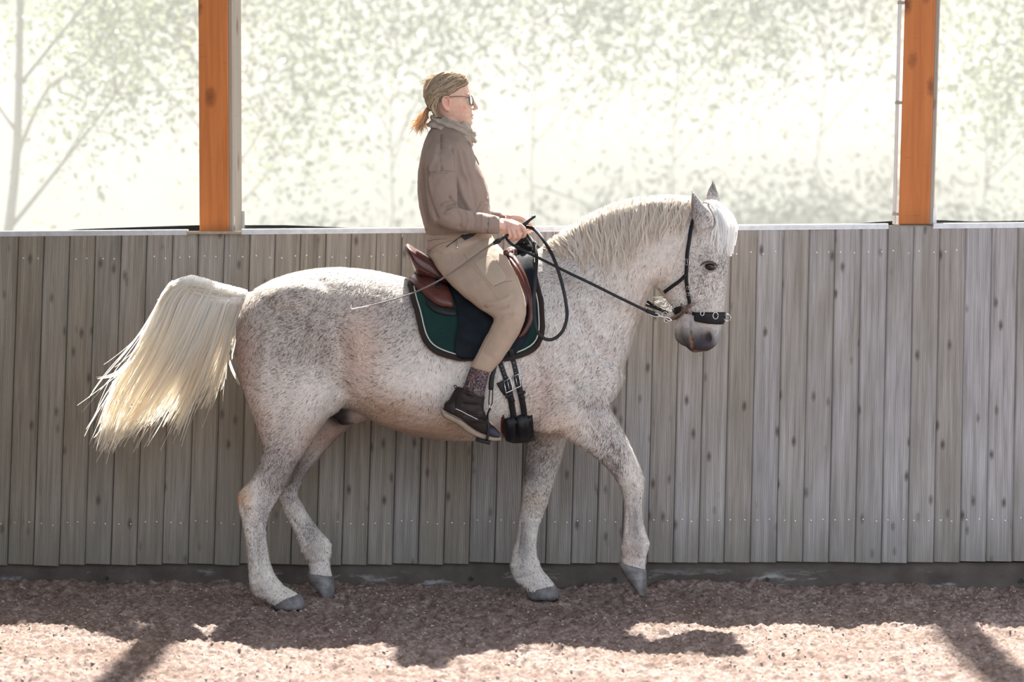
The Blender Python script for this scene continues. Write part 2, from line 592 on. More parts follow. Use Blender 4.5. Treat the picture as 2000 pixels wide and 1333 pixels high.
for i in range(-14, 54):
    t0, t1 = np.interp([i, i + 1], BI, BT); b0, b1 = np.interp([i, i + 1], BI, BB)
    tm, bmid = (t0 + t1) / 2, (b0 + b1) / 2
    dy = random.choice([0, 0, 0, 1, -1, 2]) + (-4 if i == 18 else 0)
    pt = P(tm, top_y(tm), wall_y(tm, 1)); pb = P(bmid, bot_y(bmid) + dy, wall_y(bmid, 0))
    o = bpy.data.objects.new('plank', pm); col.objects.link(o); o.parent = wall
    ax = Vector(pt - pb); L = ax.length
    z = ax.normalized(); x = Vector((1, YAW_K, 0)); x = (x - z * x.dot(z)).normalized(); y = z.cross(x)
    R = Matrix((x, y, z)).transposed().to_4x4()
    wid = np.linalg.norm(P(t1, 460, WT) - P(t0, 460, WT)) - .0022
    off = random.uniform(-.0012, .0012)
    o.matrix_local = Matrix.Translation(Vector(pb) - Vector(wall.location) + y * (.012 + off)) @ R @ Matrix.Diagonal((wid / .1185, 1, L / 1.56, 1))
    k_ = min(max((tm + 100) / 2100.0, 0), 1)      # older, damper boards left, greyer right; light fading leftwards is tinted in too
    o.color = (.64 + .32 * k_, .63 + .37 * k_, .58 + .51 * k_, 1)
    f0, f1 = random.uniform(.2, .34), random.uniform(.66, .82)
    for zz in (.925, .125):
        if zz > .5 and random.random() < .12: continue
        for f in (f0, f1):
            p = Vector(pb) + ax * (zz + random.uniform(-.004, .004)) + x * ((f - .5) * wid) - y * .0005
            screws.append((scV + np.array(p), scF))
sv, sf = joinm(screws)
so = mobj('screw_heads', sv, sf, MAT['steel'], wall); so['kind'] = 'stuff'

# ---- unseen end wall, added to shade the left side of the arena
wl = empty('shade_wall', (-2.75, -5, 0))
tag(wl, 'unseen plank wall left of the frame, added to darken the left side', None, None, 'structure')
mobj('boarding', *box(-2.75, -5.2, 2.3, .06, 12.0, 4.6), MAT['plank'], wl, smooth=False)

# ---- unseen canopy roof, added and cut short so sky light comes frontally
roof = mobj('shade_roof', *box(2.62, -2.1, 0, 10.9, 6.3, .10), MAT['plank'], None, smooth=False)
roof.location = (0, 0, 5.05); roof.rotation_euler = (math.radians(-8), 0, 0)
tag(roof, 'unseen board roof above the frame, added to hold off overhead light', None, None, 'structure')

# ---- galvanised rail on the wall top, in three lengths, and the sill under the posts
trim = empty('trim_1', (0, .6, 1.67))
tag(trim, 'pale metal rail capping the plank wall', None, None, 'structure')
def rail_piece(x0, x1, name='rail'):
    a = P(x0, top_y(x0) - 2.5, wall_y(x0, 1) + .012); b = P(x1, top_y(x1) - 2.5, wall_y(x1, 1) + .012)
    L = np.linalg.norm(b - a)
    V, F = box(0, 0, 0, L, .07, .020, .003)
    lip = box(0, -.032, -.011, L, .006, .010)
    V, F = joinm([(V, F), lip])
    ang = math.atan2(b[2] - a[2], b[0] - a[0]); az = math.atan2(b[1] - a[1], b[0] - a[0])
    Rm = np.array(Matrix.Rotation(az, 3, 'Z') @ Matrix.Rotation(-ang, 3, 'Y'))
    mobj(name, V @ Rm.T + (a + b) / 2 + (0, .02, 0), F, MAT['rail'], trim, smooth=False)
rail_piece(-700, 366); rail_piece(472, 1735); rail_piece(1822, 2750)
for x0, x1 in ((366, 472), (1735, 1822)):
    a = P(x0, top_y(x0) - 1, .62); b = P(x1, top_y(x1) - 1, .62)
    V, F = box(*((a + b) / 2 + (0, .05, -.003)), b[0] - a[0], .14, .012)
    mobj('sill_plate', V, F, MAT['post_side'], trim, smooth=False)

# ---- concrete kerb below the planks
kerb = empty('trim_2', (0, .6, 0))
tag(kerb, 'dark damp concrete kerb below the plank wall', None, None, 'structure')
kx = np.linspace(-8, 8, 161)
kp = []
for x in kx:
    yb = wall_y(1000 + x * 420, 0) + .022
    kp.append([(x, yb, -.08), (x, yb, .06), (x, yb + .004, .115), (x, yb + .2, .115), (x, yb + .2, -.08)])
V, F = rings_mesh(np.array(kp))
mobj('kerb_body', V, F, MAT['kerb'], kerb, smooth=False)
for hx, hy in ((209, 1131), (920, 1132), (1201, 1133), (1498, 1133), (1995, 1136)):
    p = P(hx, hy, wall_y(hx, 0) + .021)
    t = np.linspace(0, 2 * np.pi, 16, endpoint=False)
    ring = tube([p + .0125 * np.array([math.cos(a), 0, math.sin(a)]) for a in np.r_[t, t[:1]]], .003, 6)
    ro = mobj('hole_rim', *ring, MAT['kerb'], kerb)
    disc = ellipsoid(p + (0, .002, 0), .0115, .003, .0115, 14, 6)
    mobj('hole', *disc, MAT['black'], kerb)

# ---- timber posts
def post(x0, x1, ybot, topdx, sx, yaw, label):
    r = empty('timber_post', P((x0 + x1) / 2, ybot, .65))
    tag(r, label, 'post', 'orange timber posts of the hall')
    a = P(x0, ybot, .65); b = P(x1, ybot, .65); w = b[0] - a[0]
    lean = topdx / 440.0
    def prism(w, d, ox, oy, z0, z1, mat, name, bev=.004):
        V, F = box(ox, oy, (z1 + z0) / 2, w, d, z1 - z0, bev)
        Rm = np.array(Matrix.Rotation(yaw, 3, 'Z'))
        V = V @ Rm.T
        V[:, 0] += (a[0] + b[0]) / 2 + lean * (V[:, 2] - a[2])
        V[:, 1] += .65
        return mobj(name, V, F, mat, r, smooth=False)
    D = .22
    prism(w, D, 0, D / 2, a[2], 4.6, MAT['post'], 'timber')
    prism(.018, D - .004, w / 2 + .0085, D / 2 + .004, a[2], 4.6, MAT['post_side'], 'side_board', .002)
    prism(.0015, .03, w / 2 + .019, .03, a[2] - .008, a[2] + .075, MAT['steel'], 'bracket', 0)
    prism(w + .06, .004, 0, D + .004, a[2], a[2] + .10, MAT['steel'], 'foot_plate', 0)
    return r, lean, a
post(389, 447.5, 454, 0, 22, -.10, 'orange timber post behind the tail, left of the rider')
rp, lean, a = post(1755, 1814.5, 439, 10, 10, -.17, 'orange timber post with a pipe beside it, right of the horse head')
# pipe clipped to the right post
pp = empty('conduit_pipe', P(1747, 438, .68))
tag(pp, 'slim grey conduit pipe running up beside the right post', 'pipe')
q0, q1 = P(1746.5, 438, .68), P(1757.5, 0, .68)
q2 = q0 + (q1 - q0) * 2.4
mobj('pipe', *tube([q0, q1, q2], .0085, 12), MAT['pipe'], pp)
for yy in (5, 200, 418):
    t = (438 - yy) / 438; c = q0 + (q1 - q0) * t
    mobj('clip', *box(c[0] + .006, c[1] - .002, c[2], .032, .024, .015, .002), MAT['post_side'], pp, smooth=False)

# ---- windbreak net behind the posts
def net_mat():
    m = bpy.data.materials.new('white_windbreak_net'); m.use_nodes = True
    t = m.node_tree; n = t.nodes; n.clear()
    out = n.new('ShaderNodeOutputMaterial')
    tr = n.new('ShaderNodeBsdfTransparent'); tr.inputs[0].default_value = (1, 1, 1, 1)
    tl = n.new('ShaderNodeBsdfTranslucent'); tl.inputs[0].default_value = (.089, .0915, .0865, 1)
    df = n.new('ShaderNodeBsdfDiffuse'); df.inputs[0].default_value = (.22, .223, .213, 1)
    m1 = n.new('ShaderNodeMixShader'); m1.inputs[0].default_value = .30
    m2 = n.new('ShaderNodeMixShader')
    tc = n.new('ShaderNodeTexCoord'); mp = n.new('ShaderNodeMapping'); mp.inputs['Scale'].default_value = (22, 1, 260)
    ns = n.new('ShaderNodeTexNoise'); ns.inputs['Scale'].default_value = 1.0; ns.inputs['Detail'].default_value = 3
    rp = n.new('ShaderNodeMapRange'); rp.inputs[1].default_value = .3; rp.inputs[2].default_value = .7
    rp.inputs[3].default_value = .54; rp.inputs[4].default_value = .62
    L = t.links.new
    L(tc.outputs['Object'], mp.inputs[0]); L(mp.outputs[0], ns.inputs['Vector']); L(ns.outputs['Fac'], rp.inputs[0])
    L(rp.outputs[0], m2.inputs[0]); L(tl.outputs[0], m1.inputs[1]); L(df.outputs[0], m1.inputs[2])
    L(tr.outputs[0], m2.inputs[1]); L(m1.outputs[0], m2.inputs[2]); L(m2.outputs[0], out.inputs[0])
    return m
MAT['net'] = net_mat()
net = empty('windbreak_net', (0, .95, 1.6))
tag(net, 'pale translucent windbreak net stretched behind the posts above the planks', 'net')
nx = np.linspace(-8.2, 8.2, 83); nz = np.linspace(1.60, 4.7, 17)
NX, NZ = np.meshgrid(nx, nz, indexing='ij')
NYY = .96 + .012 * np.sin(NX * 2.1) * np.cos(NZ * 1.3)
nV = np.stack([NX.ravel(), NYY.ravel(), NZ.ravel()], 1)
k = len(nz)
nF = [(i * k + j, (i + 1) * k + j, (i + 1) * k + j + 1, i * k + j + 1) for i in range(len(nx) - 1) for j in range(k - 1)]
mobj('mesh_cloth', nV, nF, MAT['net'], net)
def hem(pts):
    V = []; F = []
    for px, py in pts:
        a = P(px, py, .90); b = P(px, py + 30, .90)
        V += [a, b, a + (0, .02, 0), b + (0, .02, 0)]
    n = len(pts)
    for i in range(n - 1):
        o = 4 * i
        F += [(o, o + 4, o + 5, o + 1), (o + 2, o + 3, o + 7, o + 6), (o, o + 2, o + 6, o + 4)]
    mobj('hem', V, F, MAT['black'], net, smooth=False)
hem([(80, 455), (150, 448), (260, 444), (388, 440), (430, 440), (470, 440), (560, 440), (660, 444), (760, 450)])
hem([(1580, 446), (1650, 438), (1740, 432), (1790, 431), (1830, 430), (1900, 433), (2010, 431), (2150, 440)])
# ---- outside: meadow slope and young trees seen through the net
MAT['grass'] = simple_noise_mat('spring_meadow', (.020, .024, .018), (.034, .039, .030), 3, .9, .4, 12)
sx = np.linspace(-22, 22, 45); sy = np.r_[np.linspace(.75, 8, 10), np.linspace(9, 40, 24)]
SX, SY = np.meshgrid(sx, sy, indexing='ij')
sp = np.stack([SX.ravel(), SY.ravel(), np.zeros(SX.size)], 1)
SZ = np.clip(SY.ravel() - 6, 0, None) * .46 + .25 * vnoise(sp, .35, 11) * np.clip((SY.ravel() - 2) / 6, 0, 1) - .05
k = len(sy)
mf = [(i * k + j, (i + 1) * k + j, (i + 1) * k + j + 1, i * k + j + 1) for i in range(len(sx) - 1) for j in range(k - 1)]
hill = mobj('meadow_slope', np.stack([SX.ravel(), SY.ravel(), SZ], 1), mf, MAT['grass'])
tag(hill, 'pale green meadow slope rising behind the net', 'meadow', None, 'structure')
def slope_z(x, y): return max(y - 6, 0) * .46 - .1

MAT['bark'] = simple_noise_mat('young_bark', (.20, .17, .15), (.30, .26, .23), 12, .9, .4, 30)
def leaf_mat(name, c):
    m = bpy.data.materials.new(name); m.use_nodes = True
    t = m.node_tree; n = t.nodes; n.clear(); L = t.links.new
    out = n.new('ShaderNodeOutputMaterial')
    tl = n.new('ShaderNodeBsdfTranslucent'); df = n.new('ShaderNodeBsdfDiffuse'); gl = n.new('ShaderNodeBsdfGlossy')
    gl.inputs['Roughness'].default_value = .35
    ns = n.new('ShaderNodeTexNoise'); ns.inputs['Scale'].default_value = 2.5
    tc = n.new('ShaderNodeTexCoord'); L(tc.outputs['Object'], ns.inputs['Vector'])
    rp = n.new('ShaderNodeValToRGB'); rp.color_ramp.elements[0].position = .35; rp.color_ramp.elements[1].position = .65
    rp.color_ramp.elements[0].color = (c[0] * .75, c[1] * .8, c[2] * .8, 1); rp.color_ramp.elements[1].color = (*c, 1)
    L(ns.outputs['Fac'], rp.inputs[0]); L(rp.outputs[0], tl.inputs[0]); L(rp.outputs[0], df.inputs[0])
    a = n.new('ShaderNodeMixShader'); a.inputs[0].default_value = .4
    b = n.new('ShaderNodeMixShader'); b.inputs[0].default_value = .06
    L(tl.outputs[0], a.inputs[1]); L(df.outputs[0], a.inputs[2]); L(a.outputs[0], b.inputs[1]); L(gl.outputs[0], b.inputs[2]); L(b.outputs[0], out.inputs[0])
    return m
MAT['leaf1'] = leaf_mat('spring_leaf', (.175, .195, .11))
MAT['leaf2'] = leaf_mat('pale_leaf', (.17, .182, .125))

def tree(base, h, lean, spread_, nleaf, leaf, label, nb=11, r0=.06, seed=0, kind=('young_tree', 'tree', 'young trees beyond the net')):
    g = np.random.default_rng(seed)
    r = empty(kind[0], base)
    tag(r, label, kind[1], kind[2])
    base = np.asarray(base, float)
    top = base + np.array([lean[0], lean[1], h])
    tr = [base, base + (top - base) * .35 + g.normal(size=3) * .06, base + (top - base) * .7 + g.normal(size=3) * .1, top]
    parts = [tube(tr, [r0, r0 * .75, r0 * .45, r0 * .1], 8, 6)]
    tips = []
    for b in range(nb):
        t = .18 + .75 * (b + g.random()) / nb
        c = catmull(tr, 10); st = c[int(t * (len(c) - 1))]
        a = g.uniform(0, 6.28); L = spread_ * (1.1 - .55 * t) * g.uniform(.7, 1.2)
        d = np.array([math.cos(a), math.sin(a) * .6, g.uniform(.6, 1.3)]); d /= np.linalg.norm(d)
        pts = [st, st + d * L * .4 + g.normal(size=3) * .05, st + d * L * .75 + g.normal(size=3) * .1, st + d * L + g.normal(size=3) * .12]
        rr = r0 * (1 - t) * .5 + .004
        parts.append(tube(pts, [rr, rr * .7, rr * .45, rr * .15], 6, 4)); tips.append(np.array(pts))
        for s in range(3):
            q = pts[1] if s == 0 else pts[2]
            d2 = d + g.normal(size=3) * .55; d2 /= np.linalg.norm(d2)
            p2 = [q, q + d2 * L * .3, q + d2 * L * .55 + g.normal(size=3) * .08]
            parts.append(tube(p2, [rr * .4, rr * .25, .003], 5, 3)); tips.append(np.array(p2))
    V, F = joinm(parts)
    mobj('trunk' if kind[1] == 'tree' else 'stems', V, F, MAT['bark'], r)
    LV = []; LF = []
    for k in range(nleaf):
        tp = tips[g.integers(len(tips))]
        s = g.uniform(.25, 1) * (len(tp) - 1); i = min(int(s), len(tp) - 2)
        c = tp[i] + (tp[i + 1] - tp[i]) * (s - i) + g.normal(size=3) * .26
        u = g.normal(size=3); u /= np.linalg.norm(u); v = np.cross(u, g.normal(size=3)); v /= np.linalg.norm(v)
        L = g.uniform(.018, .042)
        o = len(LV)
        LV += [c - u * L, c + v * L * .45, c + u * L, c - v * L * .45]
        LF.append((o, o + 1, o + 2, o + 3))
    lo = mobj('foliage', LV, LF, leaf, r); lo['kind'] = 'stuff'
tree((-3.75, 7.0, slope_z(0, 7)), 4.6, (.62, .2), 1.7, 9000, MAT['leaf1'], 'leaning young tree with the thickest trunk at the far left', 11, .042, 1)
tree((-2.45, 9.2, slope_z(0, 9.2) - .3), 3.9, (.5, .3), 1.6, 14000, MAT['leaf1'], 'leafy young tree beyond the net between trunk and left post', 16, .016, 2)
for k, (x, y, lab) in enumerate(((-.95, 10.0, 'pale leafy bush beyond the net right of the left post'), (.15, 10.6, 'pale leafy bush beyond the net behind the rider'), (1.3, 10.0, 'pale leafy bush beyond the net above the horse neck'), (2.45, 10.5, 'pale leafy bush beyond the net left of the right post'), (3.7, 9.6, 'leafy bush beyond the net right of the right post'))):
    tree((x, y, slope_z(0, y) - .3), 3.6, (.1, .2), 1.5, 11000, MAT['leaf2'] if k < 4 else MAT['leaf1'], lab, 16, .006, 10 + k, ('leafy_bush', 'bush', 'bushes beyond the net'))
# ================================================================== horse
def to_px(V):                      # side-on drawing coordinates of world points (440 px per metre)
    return 1000 + V[:, 0] * 440, 1180 - V[:, 2] * 440

HYAW = math.radians(24)            # head turned a little towards the camera side
HXC = P(1350, 450, 0)[0]
torso = loft_px([
    (484, 580, 464, 640, .10, 0), (505, 561, 464, 700, .17, 0), (535, 546, 475, 748, .21, 0), (575, 533, 492, 800, .24, 0),
    (620, 525, 545, 825, .262, 0, 2.3), (665, 523, 620, 805, .272, 0, 2.3, .02), (712, 527, 690, 803, .278, 0, 2.3, .05), (760, 535, 748, 831, .288, 0, 2.3, .08),
    (820, 549, 815, 851, .300, 0, 2.3, .10), (880, 552, 885, 861, .302, 0, 2.3, .12), (940, 532, 945, 860, .292, 0, 2.3, .14), (995, 508, 1003, 853, .272, 0, 2.3, .18),
    (1045, 492, 1060, 849, .25, 0, 2.3, .2), (1085, 515, 1115, 838, .228, 0, 2.3, .1), (1125, 580, 1165, 805, .195, 0, 2.3), (1165, 640, 1203, 775, .15, 0), (1195, 675, 1220, 738, .08, 0)], 4, 36)
neck = loft_px([
    (985, 530, 1140, 800, .17, 0), (1040, 494, 1203, 748, .175, 0, 2.3, .1), (1090, 463, 1223, 708, .158, 0, 2.2, .2), (1140, 430, 1236, 664, .135, 0, 2.1, .25),
    (1200, 403, 1252, 621, .115, 0, 2.1, .25), (1262, 391, 1264, 586, .102, -.005, 2.1, .2), (1318, 389, 1278, 556, .095, -.01, 2.2, .1), (1362, 396, 1300, 556, .088, -.015)], 4, 32)
head = loft_px([
    (1392, 396, 1350, 402, .055, 0), (1410, 412, 1326, 440, .082, 0), (1418, 440, 1298, 486, .094, 0, 2.4), (1421, 472, 1280, 518, .098, 0, 2.4),
    (1420, 502, 1276, 545, .097, 0, 2.4), (1417, 530, 1290, 568, .088, 0, 2.4), (1414, 560, 1306, 586, .076, 0, 2.4), (1412, 590, 1320, 606, .066, 0, 2.4),
    (1409, 616, 1328, 628, .060, 0, 2.4), (1406, 640, 1328, 645, .059, 0, 2.4), (1402, 660, 1334, 663, .057, 0, 2.5), (1394, 676, 1344, 679, .046, 0, 2.5), (1380, 686, 1354, 688, .026, 0)], 4, 32, HYAW, HXC)
chin = loft_px([(1345, 612, 1324, 618, .030, 0), (1347, 630, 1322, 636, .036, 0), (1346, 648, 1320, 652, .040, 0), (1347, 664, 1322, 664, .036, 0), (1350, 678, 1333, 674, .026, 0)], 4, 20, HYAW, HXC)
def hl(px, py, l):                 # a point of the head plane moved sideways by l (l<0: near side)
    q = P(px, py, 0)
    q = q + np.array([math.sin(HYAW) * l, math.cos(HYAW) * l - math.tan(HYAW) * (q[0] - HXC), 0])
    return q
jowl = [ellipsoid(hl(1312, 520, s * .058), .085, .040, .105, rot=Matrix.Rotation(-HYAW, 3, 'Z') @ Matrix.Rotation(.35, 3, 'Y')) for s in (-1, 1)]
brow = [ellipsoid(hl(1392, 500, s * .066), .040, .028, .034, rot=Matrix.Rotation(-HYAW, 3, 'Z')) for s in (-1, 1)]
# ears
def ear(secs, l, lean):
    R = []
    t = np.linspace(0, 2 * np.pi, 16, endpoint=False)
    for fx, fy, bx, by, w in catmull(secs, 4):
        a = hl(fx, fy, l); b = hl(bx, by, l); c = (a + b) / 2; A = (a - b) / 2
        R.append(c + np.cos(t)[:, None] * A + np.sin(t)[:, None] * w * np.array([math.sin(HYAW), math.cos(HYAW), 0]))
    return rings_mesh(np.array(R))
near_ear = ear([(1406, 440, 1372, 456, .024), (1405, 425, 1367, 436, .028), (1396, 409, 1364, 415, .026), (1382, 394, 1363, 397, .019), (1372, 382, 1363.5, 384, .011), (1366, 372, 1363.5, 373, .004)], -.088, 0)
dxe = 10
far_ear = ear([(1396, 414, 1366, 414, .022), (1393, 398, 1364, 398, .025), (1389, 382, 1366, 384, .023), (1385, 368, 1370, 370, .017), (1382, 358, 1375, 360, .011), (1379.5, 350, 1376.5, 351, .005)], .085, 0)

NH, FH = -.145, .145
near_hind = loft_px([
    (675, 600, 505, 605, .10, -.13), (690, 680, 466, 692, .125, -.145), (684, 750, 477, 765, .125, -.150), (654, 798, 500, 828, .105, -.150),
    (626, 840, 514, 868, .083, -.15), (598, 880, 508, 900, .068, -.15), (571, 925, 489, 938, .054, -.15), (547, 968, 464, 965, .046, -.15),
    (531, 994, 466, 994, .041, -.15), (521, 1025, 474, 1020, .033, -.15), (522, 1060, 480, 1062, .030, -.15), (528, 1100, 485, 1105, .031, -.15),
    (541, 1128, 487, 1140, .036, -.15), (560, 1147, 495, 1163, .035, -.15), (582, 1160, 520, 1175, .038, -.15), (588, 1172, 534, 1184, .040, -.15)], 4, 24)
far_hind = loft_px([
    (700, 640, 560, 640, .10, .13), (712, 720, 545, 740, .125, .145), (708, 790, 560, 800, .115, .15), (690, 828, 575, 860, .095, .15),
    (655, 860, 575, 900, .075, .15), (615, 905, 565, 945, .055, .15), (582, 958, 540, 962, .046, .15), (590, 985, 548, 990, .040, .15),
    (606, 1012, 563, 1018, .033, .15), (628, 1040, 577, 1048, .031, .15), (646, 1060, 588, 1075, .034, .15), (648, 1080, 594, 1092, .037, .15),
    (645, 1100, 603, 1105, .033, .15), (648, 1122, 604, 1120, .036, .15), (650, 1138, 606, 1128, .036, .15)], 4, 24)
near_fore = loft_px([
    (1165, 690, 1060, 700, .03, -.09), (1200, 748, 1030, 788, .080, -.145), (1190, 790, 1040, 842, .088, -.155), (1205, 820, 1090, 850, .078, -.15),
    (1222, 853, 1140, 878, .068, -.15), (1241, 892, 1183, 912, .058, -.15), (1254, 922, 1207, 945, .053, -.15), (1258, 950, 1215, 968, .050, -.15),
    (1254, 985, 1219, 990, .040, -.15), (1256, 1020, 1219, 1022, .033, -.15), (1263, 1045, 1216, 1048, .034, -.15), (1268, 1064, 1212, 1072, .039, -.15),
    (1262, 1085, 1213, 1088, .035, -.15), (1261, 1105, 1213, 1098, .036, -.15), (1260, 1122, 1214, 1104, .036, -.15)], 4, 24)
far_fore = loft_px([
    (1135, 740, 1030, 740, .08, .12), (1125, 800, 1028, 810, .085, .13), (1108, 855, 1028, 855, .072, .14), (1094, 905, 1024, 910, .058, .145), (1080, 950, 1020, 958, .052, .15),
    (1067, 992, 1017, 990, .049, .15), (1056, 1020, 1011, 1022, .038, .15), (1049, 1050, 1006, 1055, .033, .15), (1048, 1078, 1000, 1082, .035, .15),
    (1053, 1100, 997, 1110, .039, .15), (1065, 1120, 1006, 1135, .036, .15), (1080, 1138, 1024, 1150, .038, .15), (1086, 1150, 1030, 1160, .040, .15)], 4, 24)
dock = tube([P(x, y, 0) for x, y in ((520, 592), (480, 589), (445, 586), (415, 582), (395, 582))], [.070, .040, .028, .022, .012], 14, 4)
sheath = [tube([P(x, y, 0) for x, y in ((730, 790), (695, 793), (670, 803), (664, 818))], [.07, .078, .066, .045], 14, 4),
          tube([P(x, y, 0) for x, y in ((704, 795), (680, 818), (678, 829))], [.06, .048, .028], 12, 4)]
blobs = []
for s in (-1, 1):
    blobs += [ellipsoid(P(560, 660, 0) + (0, s * .13, 0), .19, .10, .26, rot=Matrix.Rotation(.25, 3, 'Y')),           # haunch
              ellipsoid(P(640, 745, 0) + (0, s * .15, 0), .12, .095, .16, rot=Matrix.Rotation(.3, 3, 'Y')),           # stifle
              ellipsoid(P(1105, 690, 0) + (0, s * .12, 0), .15, .105, .27, rot=Matrix.Rotation(-.35, 3, 'Y')),          # shoulder
              ellipsoid(P(1165, 745, 0) + (0, s * .10, 0), .10, .09, .13, rot=Matrix.Rotation(.3, 3, 'Y')),           # point of shoulder
              ellipsoid(P(600, 590, 0) + (0, s * .15, 0), .18, .10, .10)]                                              # hip
hV, hF, hE = remesh([torso, neck, head, chin, near_ear, far_ear, near_hind, far_hind, near_fore, far_fore, dock] + sheath + jowl + brow + blobs, .0068, 6)
# a second, stronger smoothing for the trunk only (keeps legs and head crisp)
opx, opy = to_px(hV)
trunk_mask = np.clip((opx - 470) / 60, 0, 1) * np.clip((1240 - opx) / 40, 0, 1) * np.clip((850 - opy) / 40, 0, 1)
hV = lap(hV, hE, 40, .5, -.50, trunk_mask)
leg_mask = np.clip((opy - 850) / 40, 0, 1)
hV = lap(hV, hE, 4, .5, -.52, leg_mask)
hN = vnormals(hV, hF)

# ---- sculpted details
def bvh_of(V, F): return BVHTree.FromPolygons([tuple(v) for v in V], F)
hB = bvh_of(hV, hF)
def on_horse(px, py, off=0.0, B=None):
    d = RAY(px, py)
    h = (B or hB).ray_cast(Vector(CAM), d)
    if h[0] is None:
        return None
    n = h[1]
    if n.dot(d) > 0: n = -n
    return np.array(h[0]) + np.array(n) * off, np.array(n)
LAT = np.array([math.sin(HYAW), math.cos(HYAW), 0])
def both(c):                        # a near-side head point and its mirror on the far side
    c = np.asarray(c); l = (c - hl(1350, 450, 0)) @ LAT
    return [(c, LAT), (c - 2 * l * LAT, -LAT)]
eye_c = on_horse(1386, 521)[0]
for c, d in both(eye_c):
    push(hV, c, (.034, .03, .021), .012, d)                       # orbit
    push(hV, c + np.array([0, 0, .024]), (.036, .03, .014), .010, -d)   # lid ridge
    push(hV, c + np.array([-.005, 0, -.026]), (.034, .03, .012), .005, -d)
nos = on_horse(1383, 660)[0]
for c, d in both(nos):
    push(hV, c, (.015, .02, .022), .022, d)
    push(hV, c + np.array([-.02, 0, 0]), (.010, .02, .022), .007, -d)
    push(hV, c + np.array([.014, 0, .006]), (.008, .02, .022), .007, -d)
for a in ((1347, 634), (1348, 650), (1350, 664), (1352, 678)):
    for c, d in both(on_horse(*a)[0]):
        push(hV, c, (.006, .03, .013), .012, d)                    # mouth
for a, b in (((1345, 600), (1330, 560)), ((1372, 590), (1365, 545))):
    for f in np.linspace(0, 1, 6):
        q = on_horse(a[0] + (b[0] - a[0]) * f, a[1] + (b[1] - a[1]) * f)[0]
        for c, d in both(q): push(hV, c, (.016, .03, .02), .0028, d)  # cheek hollow
hN = vnormals(hV, hF)
def cr(pts, width, amt):
    q = [on_horse(*p) for p in pts]
    crease(hV, hN, [k[0] for k in q if k], width, amt)
cr([(655, 640), (672, 700), (668, 760)], .035, -.012)      # flank fold
cr([(690, 640), (700, 700), (695, 760)], .030, .006)
cr([(1070, 560), (1130, 640), (1190, 700)], .040, -.007)   # shoulder blade line
cr([(1050, 700), (1060, 770), (1045, 835)], .028, -.010)   # behind the elbow
cr([(1180, 760), (1165, 800), (1150, 820)], .018, -.008)   # chest / arm fold
cr([(1130, 830), (1180, 880), (1205, 920)], .012, -.003)
cr([(1240, 1000), (1238, 1040)], .006, -.003)
cr([(500, 1030), (503, 1080), (508, 1110)], .006, -.004)   # tendon groove
cr([(540, 905), (515, 950), (500, 980)], .012, -.004)
cr([(1270, 560), (1255, 600), (1235, 660)], .020, -.006)   # throat groove
cr([(1180, 560), (1210, 620), (1222, 680)], .030, -.006)
for pts, w_, a_ in [
    ([(470, 970), (474, 990), (478, 1010)], .010, -.006), ([(545, 960), (530, 985), (520, 1005)], .010, -.005), ([(478, 985), (500, 990), (520, 985)], .012, .006),      # hock
    ([(496, 1030), (500, 1070), (504, 1110)], .0045, -.0055), ([(512, 1030), (512, 1075), (518, 1105)], .008, .004),                                                      # cannon and tendon
    ([(492, 1140), (510, 1138), (535, 1126)], .010, .006), ([(500, 1160), (525, 1155), (555, 1143)], .009, -.006), ([(540, 1172), (565, 1165), (585, 1160)], .006, .006),  # fetlock, pastern, coronet
    ([(560, 1000), (590, 1040), (600, 1060)], .005, -.005), ([(590, 1078), (615, 1075), (645, 1066)], .010, .006), ([(602, 1100), (625, 1098), (645, 1095)], .008, -.006),
    ([(1212, 945), (1235, 940), (1255, 935)], .014, .006), ([(1215, 975), (1235, 978), (1253, 978)], .009, -.006), ([(1226, 990), (1228, 1020), (1226, 1045)], .0045, -.006), ([(1245, 995), (1246, 1025), (1252, 1050)], .008, .004),
    ([(1214, 1070), (1240, 1066), (1266, 1062)], .010, .006), ([(1214, 1088), (1240, 1090), (1260, 1090)], .007, -.006),
    ([(1022, 985), (1045, 985), (1066, 985)], .014, .005), ([(1016, 1015), (1035, 1012), (1057, 1012)], .009, -.005), ([(1018, 1025), (1014, 1060), (1010, 1085)], .0045, -.006),
    ([(1000, 1105), (1025, 1105), (1052, 1098)], .010, .006), ([(1010, 1130), (1035, 1125), (1062, 1118)], .008, -.006),
    ([(600, 600), (585, 680), (560, 770), (540, 840)], .030, -.008), ([(640, 640), (640, 720), (620, 790)], .030, .007), ([(530, 640), (510, 720), (515, 800)], .028, .006),   # haunch
    ([(560, 860), (545, 905), (525, 945)], .010, -.005), ([(585, 850), (565, 900), (545, 945)], .012, .004),
    ([(1125, 560), (1160, 640), (1200, 705)], .030, .007), ([(1085, 620), (1100, 700), (1120, 770)], .026, -.006), ([(1110, 780), (1140, 800), (1175, 800)], .016, -.006),
    ([(1130, 835), (1160, 860), (1200, 900)], .012, .004), ([(1150, 820), (1185, 860), (1222, 905)], .010, -.004),
    ([(1190, 470), (1230, 540), (1240, 600)], .022, .005), ([(1290, 560), (1300, 540), (1300, 500)], .012, -.006)]:
    cr(pts, w_, a_)
hN = vnormals(hV, hF)
hV += hN * (.0022 * vnoise(hV, 16, 21) + .0012 * vnoise(hV, 40, 22))[:, None]
hN = vnormals(hV, hF)
hB = bvh_of(hV, hF)

